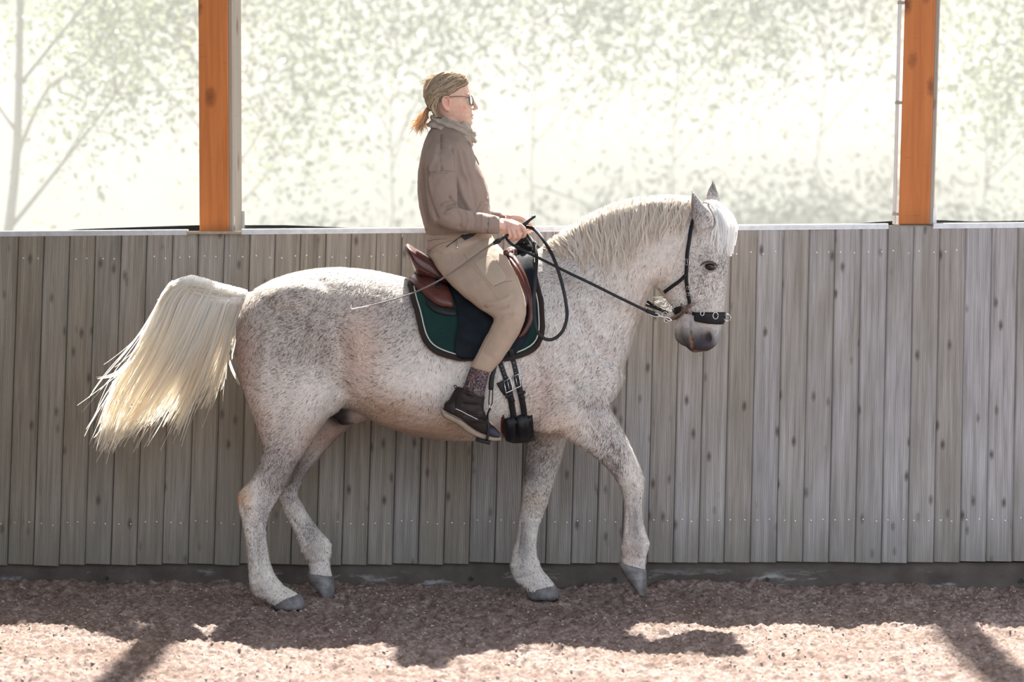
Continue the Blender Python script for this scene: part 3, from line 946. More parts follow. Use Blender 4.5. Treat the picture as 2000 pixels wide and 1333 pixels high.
# ---- coat colours (markings of the animal itself, plus shade inside the ear), alpha = density of dark flecks
opx, opy = to_px(hV)
coat = np.tile(np.array([.585, .545, .50, .45]), (len(hV), 1))
def zone(px, py, rx, ry, rgb, k, fl=None, kf=None, near=None):
    w = np.exp(-(((opx - px) / rx) ** 2 + ((opy - py) / ry) ** 2))
    coat[:, :3] += (np.array(rgb) - coat[:, :3]) * (w * k)[:, None]
    if fl is not None:
        coat[:, 3] += (fl - coat[:, 3]) * w * (kf if kf is not None else 1)
zone(590, 640, 130, 110, (.455, .41, .37), 0.90, .85)
zone(660, 680, 70, 80, (.44, .39, .35), 0.75, .85)
zone(480, 700, 34, 85, (.46, .315, .255), 0.88, .7)
zone(516, 825, 36, 60, (.52, .385, .315), 0.62, .5)
zone(760, 610, 90, 70, (.47, .43, .40), 0.69, .8)
zone(712, 690, 40, 95, (.54, .385, .31), 0.81, .5)
zone(770, 790, 80, 46, (.44, .295, .21), 0.94, .55)
zone(850, 832, 130, 30, (.53, .385, .295), 0.88, .3)
zone(830, 740, 80, 40, (.68, .64, .60), 0.88, .25)
zone(620, 770, 60, 50, (.66, .62, .58), 0.88, .35)
zone(1062, 765, 46, 80, (.46, .345, .29), 0.75, .6)
zone(1120, 620, 80, 100, (.60, .565, .535), 0.75, .5)
zone(1180, 700, 40, 60, (.55, .50, .475), 0.50, .6)
zone(1160, 790, 30, 30, (.40, .36, .35), 0.75, .8)
zone(1100, 540, 60, 50, (.46, .43, .41), 0.62, .6)
zone(1070, 832, 55, 32, (.60, .445, .33), 0.75, .3)
zone(1255, 565, 55, 75, (.56, .465, .40), 0.62, .3)
zone(1300, 510, 50, 60, (.63, .565, .51), 0.62, .15)
zone(540, 910, 40, 75, (.40, .37, .355), 0.75, .9)
zone(505, 960, 16, 38, (.66, .63, .60), 0.75, .2)
zone(466, 968, 14, 20, (.42, .24, .12), 1.00, .1)
zone(488, 965, 14, 25, (.52, .35, .22), 0.62)
zone(505, 1060, 19, 50, (.50, .48, .465), 0.50, .7)
zone(500, 1160, 30, 22, (.34, .28, .245), 0.75)
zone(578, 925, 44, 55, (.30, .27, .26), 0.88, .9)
zone(645, 858, 55, 42, (.42, .295, .24), 1.00, .6)
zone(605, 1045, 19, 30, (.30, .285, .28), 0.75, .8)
zone(600, 1090, 22, 25, (.36, .30, .26), 0.62)
zone(1190, 870, 40, 60, (.47, .44, .43), 0.62, .95)
zone(1235, 930, 40, 38, (.60, .55, .50), 0.62, .4)
zone(1238, 1020, 11, 56, (.28, .26, .26), 0.94, .5)
zone(1222, 1070, 19, 25, (.42, .33, .28), 0.62)
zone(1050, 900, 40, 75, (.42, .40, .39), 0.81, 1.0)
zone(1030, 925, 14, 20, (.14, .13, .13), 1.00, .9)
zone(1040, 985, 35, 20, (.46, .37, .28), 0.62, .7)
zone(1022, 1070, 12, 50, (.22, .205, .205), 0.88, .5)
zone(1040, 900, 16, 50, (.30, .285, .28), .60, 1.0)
zone(1200, 905, 14, 26, (.30, .275, .27), .70, .9)
zone(520, 1000, 12, 50, (.40, .37, .36), .60, .8)
zone(520, 905, 22, 26, (.42, .385, .365), .60, .9)
zone(1245, 1065, 8, 22, (.36, .30, .27), .60, .5)
zone(1365, 560, 40, 60, (.66, .63, .61), 0.50, .85)
zone(1395, 515, 40, 30, (.60, .57, .55), 0.62, .95)
zone(1360, 420, 30, 40, (.56, .53, .52), 0.62, .85)
zone(1395, 368, 16, 18, (.30, .29, .30), 1.00, 1.0)
zone(1358, 382, 14, 14, (.30, .28, .28), .80, 1.0)
# dark muzzle, pinkish lip edges, dark nostril and eye rims
def zone3(c, r, rgb, k, fl=None, p=1):
    r = np.asarray(r if hasattr(r, '__len__') else (r, r, r), float)
    w = np.exp(-np.sum(((hV - np.asarray(c)) / r) ** 2, axis=1) ** p)
    coat[:, :3] += (np.array(rgb) - coat[:, :3]) * (w * k)[:, None]
    if fl is not None: coat[:, 3] += (fl - coat[:, 3]) * w
zone3(hl(1360, 692, 0), (.14, .18, .122), (.032, .032, .037), 1.0, 0, 2)
zone3(hl(1385, 665, -.04), (.07, .08, .05), (.045, .045, .055), .85, 0)
zone3(hl(1332, 656, 0), (.035, .08, .04), (.06, .057, .057), .95, 0)
zone3(hl(1362, 622, -.05), (.05, .06, .035), (.30, .31, .35), .55, .2)
zone3(hl(1402, 655, -.02), (.016, .08, .04), (.45, .47, .50), .5)
for c, d in both(nos): zone3(c, (.020, .03, .026), (.030, .016, .016), .97, 0)
for a in ((1350, 660), (1351, 668), (1352, 676)):
    for c, d in both(on_horse(*a)[0]): zone3(c, (.006, .02, .010), (.42, .19, .13), .85, 0)
for a in ((1360, 686), (1368, 688), (1377, 687)):
    zone3(hl(a[0], a[1], -.02), (.012, .03, .006), (.40, .20, .15), .8, 0)
for c, d in both(eye_c): zone3(c, (.036, .03, .022), (.05, .043, .04), .97, .1)
# inner side of the near ear, hollow's shade painted on the solid shape
ie = on_horse(1353, 405)
if ie: zone3(ie[0] + np.array([-.004, 0, 0]), (.014, .03, .042), (.11, .085, .075), .85, .1)
zone3(P(664, 805, 0), (.09, .16, .085), (.028, .026, .026), 1.0, 0)
zone3(P(662, 800, 0), (.062, .10, .085), (.030, .028, .028), 1.0, 0, 3)
zone3(P(676, 828, 0), (.03, .06, .02), (.012, .012, .012), .97, 0)
zone3(P(483, 612, 0), (.018, .05, .03), (.10, .075, .06), .6, 0)
zone(435, 580, 40, 26, (.86, .83, .78), 1.00, 0)
coat = np.clip(coat, 0, 1)

def coat_mat():
    m = M('flea_bitten_grey_coat', rough=.7, spec=.12)
    at = m.attr('coat')
    tc = m.coords((1, 1, 1))
    fl = m.noise(m.coords((150, 150, 95), rot=(0, .75, 0)), 1.0, 3, .6)
    fl2 = m.noise(m.coords((60, 60, 38), rot=(0, .6, 0)), 1.0, 4, .6)
    f = m.math('ADD', m.math('MULTIPLY', fl, .65), m.math('MULTIPLY', fl2, .35))
    f = m.math('ADD', f, m.math('MULTIPLY', at.outputs['Alpha'], .20))
    mask = m.ramp(f, [(.585, 0), (.72, 1)])
    mask = m.math('MULTIPLY', mask, m.math('MULTIPLY', at.outputs['Alpha'], .80))
    br = m.noise(tc, 26, 5, .6)
    c = m.mix(1.0, at.outputs['Color'], m.ramp(br, [(.25, .80), (.75, 1.16)]), 'MULTIPLY')
    streak = m.noise(m.coords((230, 230, 46), rot=(0, .75, 0)), 1.0, 3, .6)
    c = m.mix(1.0, c, m.ramp(streak, [(.25, .80), (.75, 1.18)]), 'MULTIPLY')
    c = m.mix(mask, c, (.125, .098, .088))
    m.base(c)
    b = m.bump(streak, .42, .0035)
    m.bump(br, .35, .006, b)
    m.b.inputs['Subsurface Weight'].default_value = .0
    return m.m
MAT['coat'] = coat_mat()
# colour of the dock follows the tail hair
horse = empty('horse', (0, 0, 0))
tag(horse, 'flea-bitten grey horse walking along the plank wall under the rider', 'horse')
mobj('body', hV, hF, MAT['coat'], horse, attrs={'coat': coat})

# ---- short coat hair lying on the skin
def fur():
    Fq = np.array([f if len(f) == 4 else (f[0], f[1], f[2], f[2]) for f in hF])
    a, b, c, d = (hV[Fq[:, k]] for k in range(4))
    area = .5 * np.linalg.norm(np.cross(c - a, d - b), axis=1)
    keep = area.copy()
    fc = coat[Fq].mean(1)
    lum = fc[:, :3].mean(1)
    keep *= np.clip((lum - .22) / .15, 0, 1)
    N = 170000
    idx = rng.choice(len(Fq), N, p=keep / keep.sum())
    u = rng.random((N, 1)); v = rng.random((N, 1))
    root = a[idx] * (1 - u) * (1 - v) + b[idx] * u * (1 - v) + c[idx] * u * v + d[idx] * (1 - u) * v
    n = hN[Fq[idx]].mean(1); n /= np.linalg.norm(n, axis=1)[:, None]
    px, py = to_px(root)
    flow = np.tile(np.array([-.62, 0, -.78]), (N, 1))
    nk = np.clip((px - 1060) / 80, 0, 1)[:, None]
    flow = flow * (1 - nk) + np.array([-.40, 0, -.92]) * nk
    lg = np.clip((py - 840) / 60, 0, 1)[:, None]
    flow = flow * (1 - lg) + np.array([-.05, 0, -1]) * lg
    fk = np.exp(-(((px - 700) / 45) ** 2 + ((py - 690) / 90) ** 2))[:, None]   # hair parts upwards at the flank
    flow = flow * (1 - fk) + np.array([-.55, 0, .75]) * fk
    ang = .75 * vnoise(root, 6, 71) + .5 * vnoise(root, 17, 72) + rng.normal(size=N) * .22
    ca, sa = np.cos(ang), np.sin(ang)
    flow = np.stack([flow[:, 0] * ca - flow[:, 2] * sa, flow[:, 1] + 0 * ca, flow[:, 0] * sa + flow[:, 2] * ca], 1)
    t = flow - n * np.sum(flow * n, 1)[:, None]; t /= np.linalg.norm(t, axis=1)[:, None] + 1e-9
    head_ = np.clip((px - 1280) / 30, 0, 1)
    L = (.019 * (1 - .5 * np.maximum(head_, np.clip((py - 900) / 80, 0, 1)))) * rng.uniform(.6, 1.3, N)
    w = np.cross(n, t) * (.00085 * rng.uniform(.7, 1.3, N))[:, None]
    lift = rng.uniform(.001, .0042, N)[:, None]
    m1 = root + t * L[:, None] * .5 + n * lift
    tip = root + t * L[:, None] + n * lift * .9
    r0 = root - n * .0005
    V = np.stack([r0 - w, r0 + w, m1 + w * .9, m1 - w * .9, tip + w * .15, tip - w * .15], 1).reshape(-1, 3)
    o = np.arange(N)[:, None] * 6
    F = np.concatenate([o + np.array([[0, 1, 2, 3]]), o + np.array([[3, 2, 4, 5]])])
    cc = fc[idx].copy()
    patchy = vnoise(root, 38, 73) * .5 + vnoise(root, 90, 74) * .5
    dark = rng.random(N) < np.clip(cc[:, 3] * .36 * (1 + 1.5 * patchy), 0, .75) * np.clip(cc[:, 3] * 1.3, 0, 1)
    col_ = cc[:, :3] * rng.uniform(.86, 1.24, N)[:, None]
    dk = np.array([.135, .108, .092]) * rng.uniform(.6, 1.6, N)[:, None]
    col_[dark] = dk[dark]
    A = np.concatenate([np.clip(col_, 0, 1), np.ones((N, 1))], 1)
    m = M('coat_hair', (.6, .56, .53), .6, 0, .10)
    m.base(m.attr('fur').outputs['Color'])
    o_ = mobj('coat_hair', V, F, m.m, horse, attrs={'fur': np.repeat(A, 6, axis=0)})
    o_['kind'] = 'stuff'
fur()

# ---- eyes
MAT['eye'] = simple_noise_mat('dark_horse_eye', (.012, .008, .007), (.022, .014, .010), 60, .08, 0)
for k, (c, d) in enumerate(both(eye_c)):
    e = ellipsoid(np.asarray(c) + d * .0035, .0255, .0140, .0165, 20, 12, rot=Matrix.Rotation(-HYAW, 3, 'Z') @ Matrix.Rotation(.25, 3, 'Y'))
    mobj('eye', *e, MAT['eye'], horse)

MAT['lid'] = simple_noise_mat('dark_eyelid', (.045, .037, .034), (.075, .062, .058), 80, .5, .1)
MAT['lid_pink'] = simple_noise_mat('pink_lower_lid', (.30, .19, .17), (.36, .24, .21), 80, .5, .1)
eB_ = None
for nm, pts, r_, mt_ in (('eyelid', [(1368, 519), (1375, 513), (1385, 510.5), (1395, 513), (1401, 520)], .0042, MAT['lid']), ('lower_eyelid', [(1371, 525), (1378, 530), (1387, 532), (1396, 529), (1401, 522)], .0028, MAT['lid_pink'])):
    q = [on_horse(x, y, .003)[0] for x, y in catmull(pts, 4) if on_horse(x, y)]
    VF = tube(q, np.interp(np.linspace(0, 1, len(q)), [0, .5, 1], [r_ * .5, r_, r_ * .5]), 8)
    mobj(nm, *VF, mt_, horse)
    Vm = np.array(VF[0]); h0_ = hl(1350, 450, 0); l_ = (Vm - h0_) @ LAT
    mobj(nm, Vm - 2 * l_[:, None] * LAT[None], [tuple(reversed(f)) for f in VF[1]], mt_, horse)

# ---- hooves
def hoof_mat():
    m = M('grey_hoof_horn', rough=.55)
    n = m.noise(m.coords((1, 1, 1)), 35, 4)
    n2 = m.noise(m.coords((6, 6, 60)), 1, 3)
    c = m.ramp(n, [(.3, (.075, .07, .07)), (.7, (.17, .165, .165))])
    c = m.mix(m.ramp(n2, [(.5, 0), (.8, .4)]), c, (.24, .21, .19))
    m.base(c); m.bump(n2, .3, .003)
    return m.m
MAT['hoof'] = hoof_mat()
def hoof(secs, yc):
    R = []
    t = np.linspace(0, 2 * np.pi, 28, endpoint=False)
    for fx, fy, bx, by, w in secs:
        a = P(fx, fy, yc); b = P(bx, by, yc); c = (a + b) / 2; A = (a - b) / 2
        ct = np.cos(t); st = np.sin(t) * (1 - .18 * np.clip(-ct, 0, 1))
        R.append(c + ct[:, None] * A + (st * w)[:, None] * np.array([0, 1, 0]))
    V, F = rings_mesh(np.array(R))
    mobj('hoof', V, F, MAT['hoof'], horse)
hoof([(585, 1160, 530, 1178, .040), (589, 1164, 529, 1181, .047), (595, 1178, 532, 1187, .056), (598, 1188, 536, 1191, .060)], -.15)
hoof([(650, 1126, 602, 1118, .038), (652, 1131, 600, 1122, .045), (654, 1153, 604, 1140, .051), (649, 1174, 620, 1154, .053), (640, 1176, 626, 1160, .048)], .15)
hoof([(1261, 1112, 1210, 1098, .038), (1263, 1117, 1207, 1101, .045), (1263, 1140, 1218, 1123, .052), (1260, 1164, 1233, 1144, .055), (1252, 1168, 1240, 1152, .050)], -.15)
hoof([(1083, 1143, 1028, 1155, .041), (1087, 1147, 1027, 1158, .047), (1091, 1160, 1030, 1166, .056), (1093, 1168, 1033, 1171, .060)], .15)

# ---- hair: tail, mane, forelock
def hair_mat(name, root, tip, tl=.55):
    m = M(name, root, .5, 0, .35)
    at = m.attr('strand')
    c = m.mix(at.outputs['Alpha'], root, tip)
    c = m.mix(1.0, c, at.outputs['Color'], 'MULTIPLY')
    m.base(c)
    t = m.node('ShaderNodeBsdfTranslucent'); m.link(c, t.inputs[0])
    mx = m.node('ShaderNodeMixShader'); mx.inputs[0].default_value = tl
    m.link(m.b.outputs[0], mx.inputs[1]); m.link(t.outputs[0], mx.inputs[2])
    m.link(mx.outputs[0], m.n['Material Output'].inputs[0])
    return m.m
def strands_mesh(curves, r, taper=.25, vary=(.86, 1.03), flat=True):
    """curves: list of (n,3); thin three-sided tapering strands"""
    Vs = []; Fs = []; A = []; o = 0
    for c in curves:
        n = len(c)
        T = frames(c)
        u = np.cross(T, np.array([.2, 1, .3])); u /= np.linalg.norm(u, axis=1)[:, None] + 1e-9
        v = np.cross(T, u)
        s = np.linspace(0, 1, n)
        rr = (r * rng.uniform(.6, 1.4)) * np.where(s < .12, .6 + s / .3, 1.0) * (1 - (1 - taper) * s ** 1.5)
        if flat:                                   # one soft blade of hair, facing outwards
            a_ = rng.normal() * .6
            wv = u * math.cos(a_) + v * math.sin(a_)
            Vs.append(np.stack([c - wv * rr[:, None] * 1.5, c + wv * rr[:, None] * 1.5], 1).reshape(-1, 3))
            i = np.arange(n - 1) * 2
            Fs.append(np.stack([o + i, o + i + 1, o + i + 3, o + i + 2], 1))
            b = rng.uniform(*vary); w = rng.uniform(-.03, .03)
            A.append(np.repeat(np.stack([np.full(n, b + w), np.full(n, b), np.full(n, b - w * 1.2), s], 1), 2, axis=0))
            o += 2 * n
            continue
        ring = np.stack([c + rr[:, None] * (math.cos(a) * u * 1.5 + math.sin(a) * v) for a in (0.4, 2.5, 4.6)], 1)
        Vs.append(ring.reshape(-1, 3))
        i = np.arange(n - 1)
        for j in range(3):
            k = (j + 1) % 3
            Fs.append(np.stack([o + i * 3 + j, o + i * 3 + k, o + (i + 1) * 3 + k, o + (i + 1) * 3 + j], 1))
        b = rng.uniform(*vary); w = rng.uniform(-.03, .03)
        a4 = np.stack([np.full(n, b + w), np.full(n, b), np.full(n, b - w * 1.2), s], 1)
        A.append(np.repeat(a4, 3, axis=0))
        o += 3 * n
    return np.vstack(Vs), np.vstack(Fs), np.clip(np.vstack(A), 0, 1.0)
MAT['tail'] = hair_mat('cream_tail_hair', (.98, .97, .94), (.92, .85, .72), .68)
MAT['mane'] = hair_mat('cream_mane_hair', (.92, .85, .76), (.88, .79, .69), .5)
MAT['forelock'] = hair_mat('white_forelock_hair', (.97, .965, .955), (.97, .965, .955), .55)

G = [  # guide hairs of the tail in side view: (points), half depth
    [(352, 556), (325, 570), (300, 615), (275, 665), (248, 710), (222, 755), (202, 810), (188, 872)],
    [(375, 550), (345, 580), (322, 635), (292, 695), (262, 745), (235, 795), (214, 845), (196, 888)],
    [(398, 555), (370, 600), (345, 660), (315, 715), (285, 765), (258, 810), (235, 850), (218, 884)],
    [(418, 562), (392, 612), (368, 665), (342, 715), (312, 762), (286, 800), (262, 830), (240, 858)],
    [(436, 567), (415, 620), (394, 668), (372, 712), (350, 755), (330, 790), (312, 815), (298, 832)],
    [(452, 571), (436, 622), (420, 668), (404, 710), (386, 752), (368, 788), (352, 820), (342, 842)],
    [(468, 575), (452, 620), (440, 662), (430, 700), (420, 735), (408, 768), (396, 795), (384, 818)],
    [(484, 580), (468, 612), (455, 645), (447, 675), (441, 705), (435, 730), (428, 752), (420, 772)]]
Gp = np.array([[P(x, y, 0) for x, y in g] for g in G])
tail_c = []
clump_u = np.sort(rng.random(30)) * (len(Gp) - 1.001)
Gs = np.array([resample(catmull(g, 4), 16) for g in Gp])
for k in range(1050):
    u = rng.random() ** 1.15 * (len(Gp) - 1.001)
    uc = clump_u[np.argmin(np.abs(clump_u - u))]
    s = np.linspace(0, 1, 16)
    us = np.clip(u + (uc - u) * .85 * s ** 1.3, 0, len(Gp) - 1.002)
    ii_ = us.astype(int); ff = (us - ii_)[:, None]; ks = np.arange(16)
    g = Gs[ii_, ks] * (1 - ff) + Gs[ii_ + 1, ks] * ff
    L = rng.uniform(.5, 1.0) if rng.random() < .6 else rng.uniform(.85, 1.04)
    g = np.stack([np.interp(s * L, s, g[:, c]) for c in range(3)], 1) if L <= 1 else g
    side = rng.uniform(-1, 1)
    dep = side * (.032 + .008 * np.minimum(s * 2, 1) - .02 * s)
    clump = uc * 11.7
    wob = .006 * s * np.sin(s * 9 + clump) + .012 * s * math.sin(clump * 3.1)
    jit = rng.normal(size=2) * .010
    fly = (rng.normal(size=3) * .05 if rng.random() < .22 else 0)
    top = .030 * math.sqrt(max(0, 1 - side * side))     # hair lies over the round of the dock
    g[:, 1] += dep
    g[:, 2] += jit[1] * s + wob + top * np.exp(-(s / .22) ** 2) - .012 * abs(side) * np.exp(-(s / .2) ** 2)
    g[:, 0] += jit[0] * s + wob
    if not np.isscalar(fly): g += (s ** 2)[:, None] * fly
    tail_c.append(g)
for k in range(220):                # hair combed back along the top of the dock
    a = rng.uniform(0, .55); x0 = 488 - a * 90
    pts = [(x0, 576 - 4 * a), (x0 - 50, 566), (x0 - 100, 553), (max(x0 - 135, 335), 556), (max(x0 - 165, 312), 590)]
    y = rng.uniform(-.03, .03)
    g = resample(catmull([P(px + rng.normal() * 2, py + rng.normal() * 3 + abs(y) * 260, 0) for px, py in pts], 4), 14)
    g[:, 1] += y
    tail_c.append(g)
wisps = [[(470, 622), (452, 655), (446, 690), (452, 720), (466, 752)], [(462, 640), (455, 672), (450, 700)], [(300, 640), (280, 662), (262, 690)], [(260, 705), (225, 732), (190, 740)]]
for wv in wisps:
    for k in range(4):
        tail_c.append(resample(catmull([P(x + rng.normal() * 2, y + rng.normal() * 2, -.03) for x, y in wv], 4), 14))
V, F, A = strands_mesh(tail_c, .0023, .25, (.88, 1.0))
mobj('tail', V, F, MAT['tail'], horse, attrs={'strand': A})

mane_root = [(1062, 484), (1090, 464), (1140, 431), (1200, 404), (1262, 391), (1318, 389), (1350, 394)]
mane_tip = [(1078, 500), (1118, 516), (1155, 548), (1200, 546), (1248, 512), (1300, 474), (1342, 462)]
mr = catmull(mane_root, 6); mt = catmull(mane_tip, 6)
mane_c = []
for k in range(1500):
    u = rng.random() * (len(mr) - 1.001); i = int(u); f = u - i
    a = mr[i] * (1 - f) + mr[i + 1] * f; b = mt[i] * (1 - f) + mt[i + 1] * f
    L = rng.uniform(.55, 1.08)
    lean = rng.normal() * 4
    clump = math.floor(u * 2.4)
    cdx = 7 * math.sin(clump * 12.9898)
    L *= .86 + .16 * math.sin(clump * 4.1)
    pts = []
    ns = 16
    lay = rng.uniform(.004, .016)
    lift = rng.uniform(0, .016) if L > .6 else rng.uniform(0, .006)
    for s in np.linspace(0, 1, ns):
        q = a + (b - a) * s * L
        q = q + np.array([(lean + cdx) * s * s, 0])
        q = q + np.array([2.8, 0]) * math.sin(s * L * 15 + clump * 1.3 + .3 * f) * min(1, s * 2.5)
        h = on_horse(q[0], q[1], lay)
        if h is None:
            base = P(q[0], q[1], 0)
        else:
            base = h[0]
        pts.append(base)
    pts = np.array(pts)
    crest = P(a[0], a[1], 0); crest[2] += .006 + lift; crest[1] += rng.uniform(-.02, .015)
    pts[0] = crest
    pts[1] = pts[1] * .55 + (crest * .55 + np.array(pts[2]) * .45) * .45
    pts[:, 1] = np.minimum(pts[:, 1], .03)
    sm = catmull(pts[::2], 2)
    mane_c.append(np.array(sm))
V, F, A = strands_mesh(mane_c, .0021, .25, (.70, 1.0))
mobj('mane', V, F, MAT['mane'], horse, attrs={'strand': A})
for_c = []
for k in range(420):
    w = rng.uniform(-1, 1)
    st = hl(1388 + rng.normal() * 4, 402 + rng.normal() * 3, w * .03)
    e_x = 1418 + rng.uniform(-26, 8); e_y = rng.uniform(450, 500)
    pts = [st, hl(1400 + (e_x - 1418) * .4, 400 + abs(w) * 4, w * .045), hl(1414 + (e_x - 1418) * .8, 420, w * .06), hl(e_x + 4, 446, w * .065), hl(e_x, e_y, w * .06)]
    g = resample(catmull(pts, 4), 12)
    out = []
    for q in g:
        h = hB.find_nearest(Vector(q))
        d = Vector(q) - h[0]
        n = h[1]
        if d.dot(n) < .006: q = np.array(h[0]) + np.array(n) * rng.uniform(.006, .014)
        out.append(q)
    for_c.append(np.array(out))
V, F, A = strands_mesh(for_c, .0022)
mobj('forelock', V, F, MAT['forelock'], horse, attrs={'strand': A})
beard = []
for k in range(45):
    a = rng.uniform(0, 1); px = 1302 + 20 * a; py = 580 + 26 * a
    g = [hl(px, py, rng.normal() * .012), hl(px - 8, py + 3 + rng.normal() * 3, rng.normal() * .015), hl(px - 14 - 14 * rng.random() * (1 - a * .5), py + 10 * rng.random(), rng.normal() * .02)]
    beard.append(resample(catmull(g, 4), 7))
V, F, A = strands_mesh(beard, .0006)
mobj('chin_hair', V, F, MAT['forelock'], horse, attrs={'strand': A})
# ================================================================== rider
def shrink(secs, k, kw=None):
    out = []
    for s in secs:
        s = list(s)
        cx, cy = (s[0] + s[2]) / 2, (s[1] + s[3]) / 2
        s[0] = cx + (s[0] - cx) * k; s[1] = cy + (s[1] - cy) * k
        s[2] = cx + (s[2] - cx) * k; s[3] = cy + (s[3] - cy) * k
        s[4] *= kw or k
        out.append(s)
    return out
def mirror_secs(secs, dx=0, dy=0):
    out = []
    for s in secs:
        s = list(s); s[5] = -s[5]; s[0] += dx; s[2] += dx; s[1] += dy; s[3] += dy
        out.append(s)
    return out
def mirY(VF):
    V, F = VF
    V = np.array(V); V[:, 1] *= -1
    return V, [tuple(reversed(f)) for f in F]

T_secs = [(902, 246, 850, 243, .065, 0), (914, 266, 838, 259, .125, 0, 2.3), (922, 290, 827, 284, .185, 0, 2.4), (932, 315, 819, 314, .195, 0, 2.4), (945, 345, 816, 345, .190, 0, 2.4),
          (953, 375, 816, 378, .180, 0, 2.4), (957, 400, 819, 405, .175, 0, 2.4), (960, 425, 825, 430, .175, 0, 2.4), (960, 446, 831, 452, .172, 0, 2.4), (956, 458, 834, 461, .164, 0, 2.4)]
A_secs = [(888, 278, 840, 280, .055, -.13), (892, 304, 831, 308, .066, -.185), (892, 340, 831, 344, .066, -.215), (893, 372, 834, 378, .063, -.235), (893, 394, 838, 410, .061, -.245),
          (895, 405, 848, 432, .058, -.25), (905, 408, 874, 446, .054, -.245), (925, 413, 905, 452, .047, -.228), (948, 418, 943, 456, .041, -.205), (963, 421, 961, 457, .040, -.190), (976, 424, 974, 457, .037, -.178)]
FA_secs = [(s[0], s[1], s[2], s[3], s[4], -s[5]) for s in A_secs[:6]] + [(908, 404, 880, 440, .052, .235), (935, 405, 918, 444, .045, .20), (960, 409, 955, 446, .039, .16), (975, 413, 973, 447, .037, .135), (988, 418, 986, 448, .034, .12)]
B_secs = [(956, 452, 834, 455, .155, 0, 2.4), (966, 470, 832, 476, .175, 0, 2.4), (968, 490, 836, 500, .185, 0, 2.4), (955, 512, 850, 522, .175, 0), (930, 530, 870, 535, .14, 0)]
L_secs = [(958, 464, 838, 500, .070, -.10), (985, 494, 862, 536, .082, -.165), (1003, 526, 893, 569, .080, -.235), (1017, 557, 927, 596, .073, -.285), (1026, 586, 953, 614, .066, -.320), (1028, 612, 964, 625, .062, -.333),
          (1020, 640, 957, 643, .060, -.340), (1006, 666, 944, 666, .058, -.345), (989, 692, 932, 690, .055, -.350), (972, 714, 923, 708, .050, -.352), (959, 729, 918, 716, .044, -.352)]

# ---- skin: one continuous body, head and hands included
skull = loft_px([(888, 151, 868, 151, .02, 0), (905, 157, 850, 158, .05, 0), (914, 167, 840, 168, .066, 0), (918, 179, 836, 180, .072, 0, 2.3), (920, 190, 835, 190, .0725, 0, 2.3), (920, 200, 838, 202, .070, 0, 2.3),
                 (921, 212, 846, 214, .066, 0, 2.3), (922, 222, 855, 226, .060, 0, 2.3), (922, 232, 866, 236, .050, 0, 2.3), (920, 240, 882, 244, .038, 0, 2.3), (914, 246, 892, 248, .022, 0)], 4, 32)
face = [tube([P(920, 188, 0), P(925, 200, 0), P(930, 210, 0)], [.0065, .0075, .009], 10, 4),
        ellipsoid(P(930.3, 211.5, 0), .0085, .0085, .0075)]
for s in (-1, 1):
    face += [ellipsoid(P(926, 213.5, 0) + (0, s * .0095, 0), .0075, .006, .006),
             ellipsoid(P(905, 209, 0) + (0, s * .038, 0), .026, .020, .022),
             ellipsoid(P(911.5, 185.5, 0) + (0, s * .030, 0), .014, .026, .007)]
face += [ellipsoid(P(922.4, 224.8, 0), .0070, .021, .0048), ellipsoid(P(921.8, 230.8, 0), .0072, .018, .0050), ellipsoid(P(917, 240, 0), .014, .018, .012)]
ears = []
for s in (-1, 1):
    rot = Matrix.Rotation(-.25, 3, 'Y') @ Matrix.Rotation(s * -.35, 3, 'Z')
    ears += [ellipsoid(P(872, 203, 0) + (0, s * .077, 0), .0165, .0080, .027, rot=rot), ellipsoid(P(876, 215, 0) + (0, s * .075, 0), .008, .006, .011),
             tube([P(x, y, 0) + (0, s * yy, 0) for x, y, yy in ((877, 208, .080), (879, 200, .080), (877, 193, .084), (871, 190.5, .088), (866, 194, .090), (865, 202, .089), (868, 210, .085), (873, 217, .080))], .0042, 8, 4)]
nk = tube([P(884, 225, 0), P(876, 250, 0), P(868, 285, 0)], [.056, .054, .06], 20, 4)
def hand(s, dx, dy, yc, parts):
    """fist closed on the rein: s=-1 near hand"""
    def Q(px, py, y): return P(px + dx, py + dy, yc + s * y)
    pal = loft_px([(977 + dx, 426 + dy, 976 + dx, 455 + dy, .024, yc), (990 + dx, 428 + dy, 986 + dx, 459 + dy, .028, yc + s * .004), (1004 + dx, 433 + dy, 993 + dx, 460 + dy, .030, yc + s * .010), (1015 + dx, 438 + dy, 1001 + dx, 460 + dy, .026, yc + s * .012), (1019 + dx, 443 + dy, 1008 + dx, 460 + dy, .018, yc + s * .010)], 4, 20)
    parts.append(pal)
    fing = [[(1014, 439, .020), (1024.5, 450, .026), (1023, 461, .012), (1013, 462, -.006)],
            [(1007, 443, .027), (1014.5, 459, .033), (1011, 466.5, .016), (1002, 464, -.003)],
            [(1000, 446, .030), (1004.5, 462, .034), (1001, 468, .018), (993, 465, 0)],
            [(993, 449, .029), (995, 462.5, .031), (991.5, 467, .016), (986, 463, .002)]]
    rad = [.0098, .0098, .0092, .0080]
    for f, r in zip(fing, rad):
        parts.append(tube([Q(*q) for q in f], [r * 1.08, r * 1.06, r * .96, r * .82], 12, 5))
    parts.append(tube([Q(984, 434, -.018), Q(1000, 434, -.020), Q(1014, 440, -.012), Q(1026, 447, .002)], [.013, .0115, .0098, .0075], 12, 5))
    return parts
hn = hand(-1, 0, 0, -.150, [])
hf = hand(1, 12, -9, .085, [])
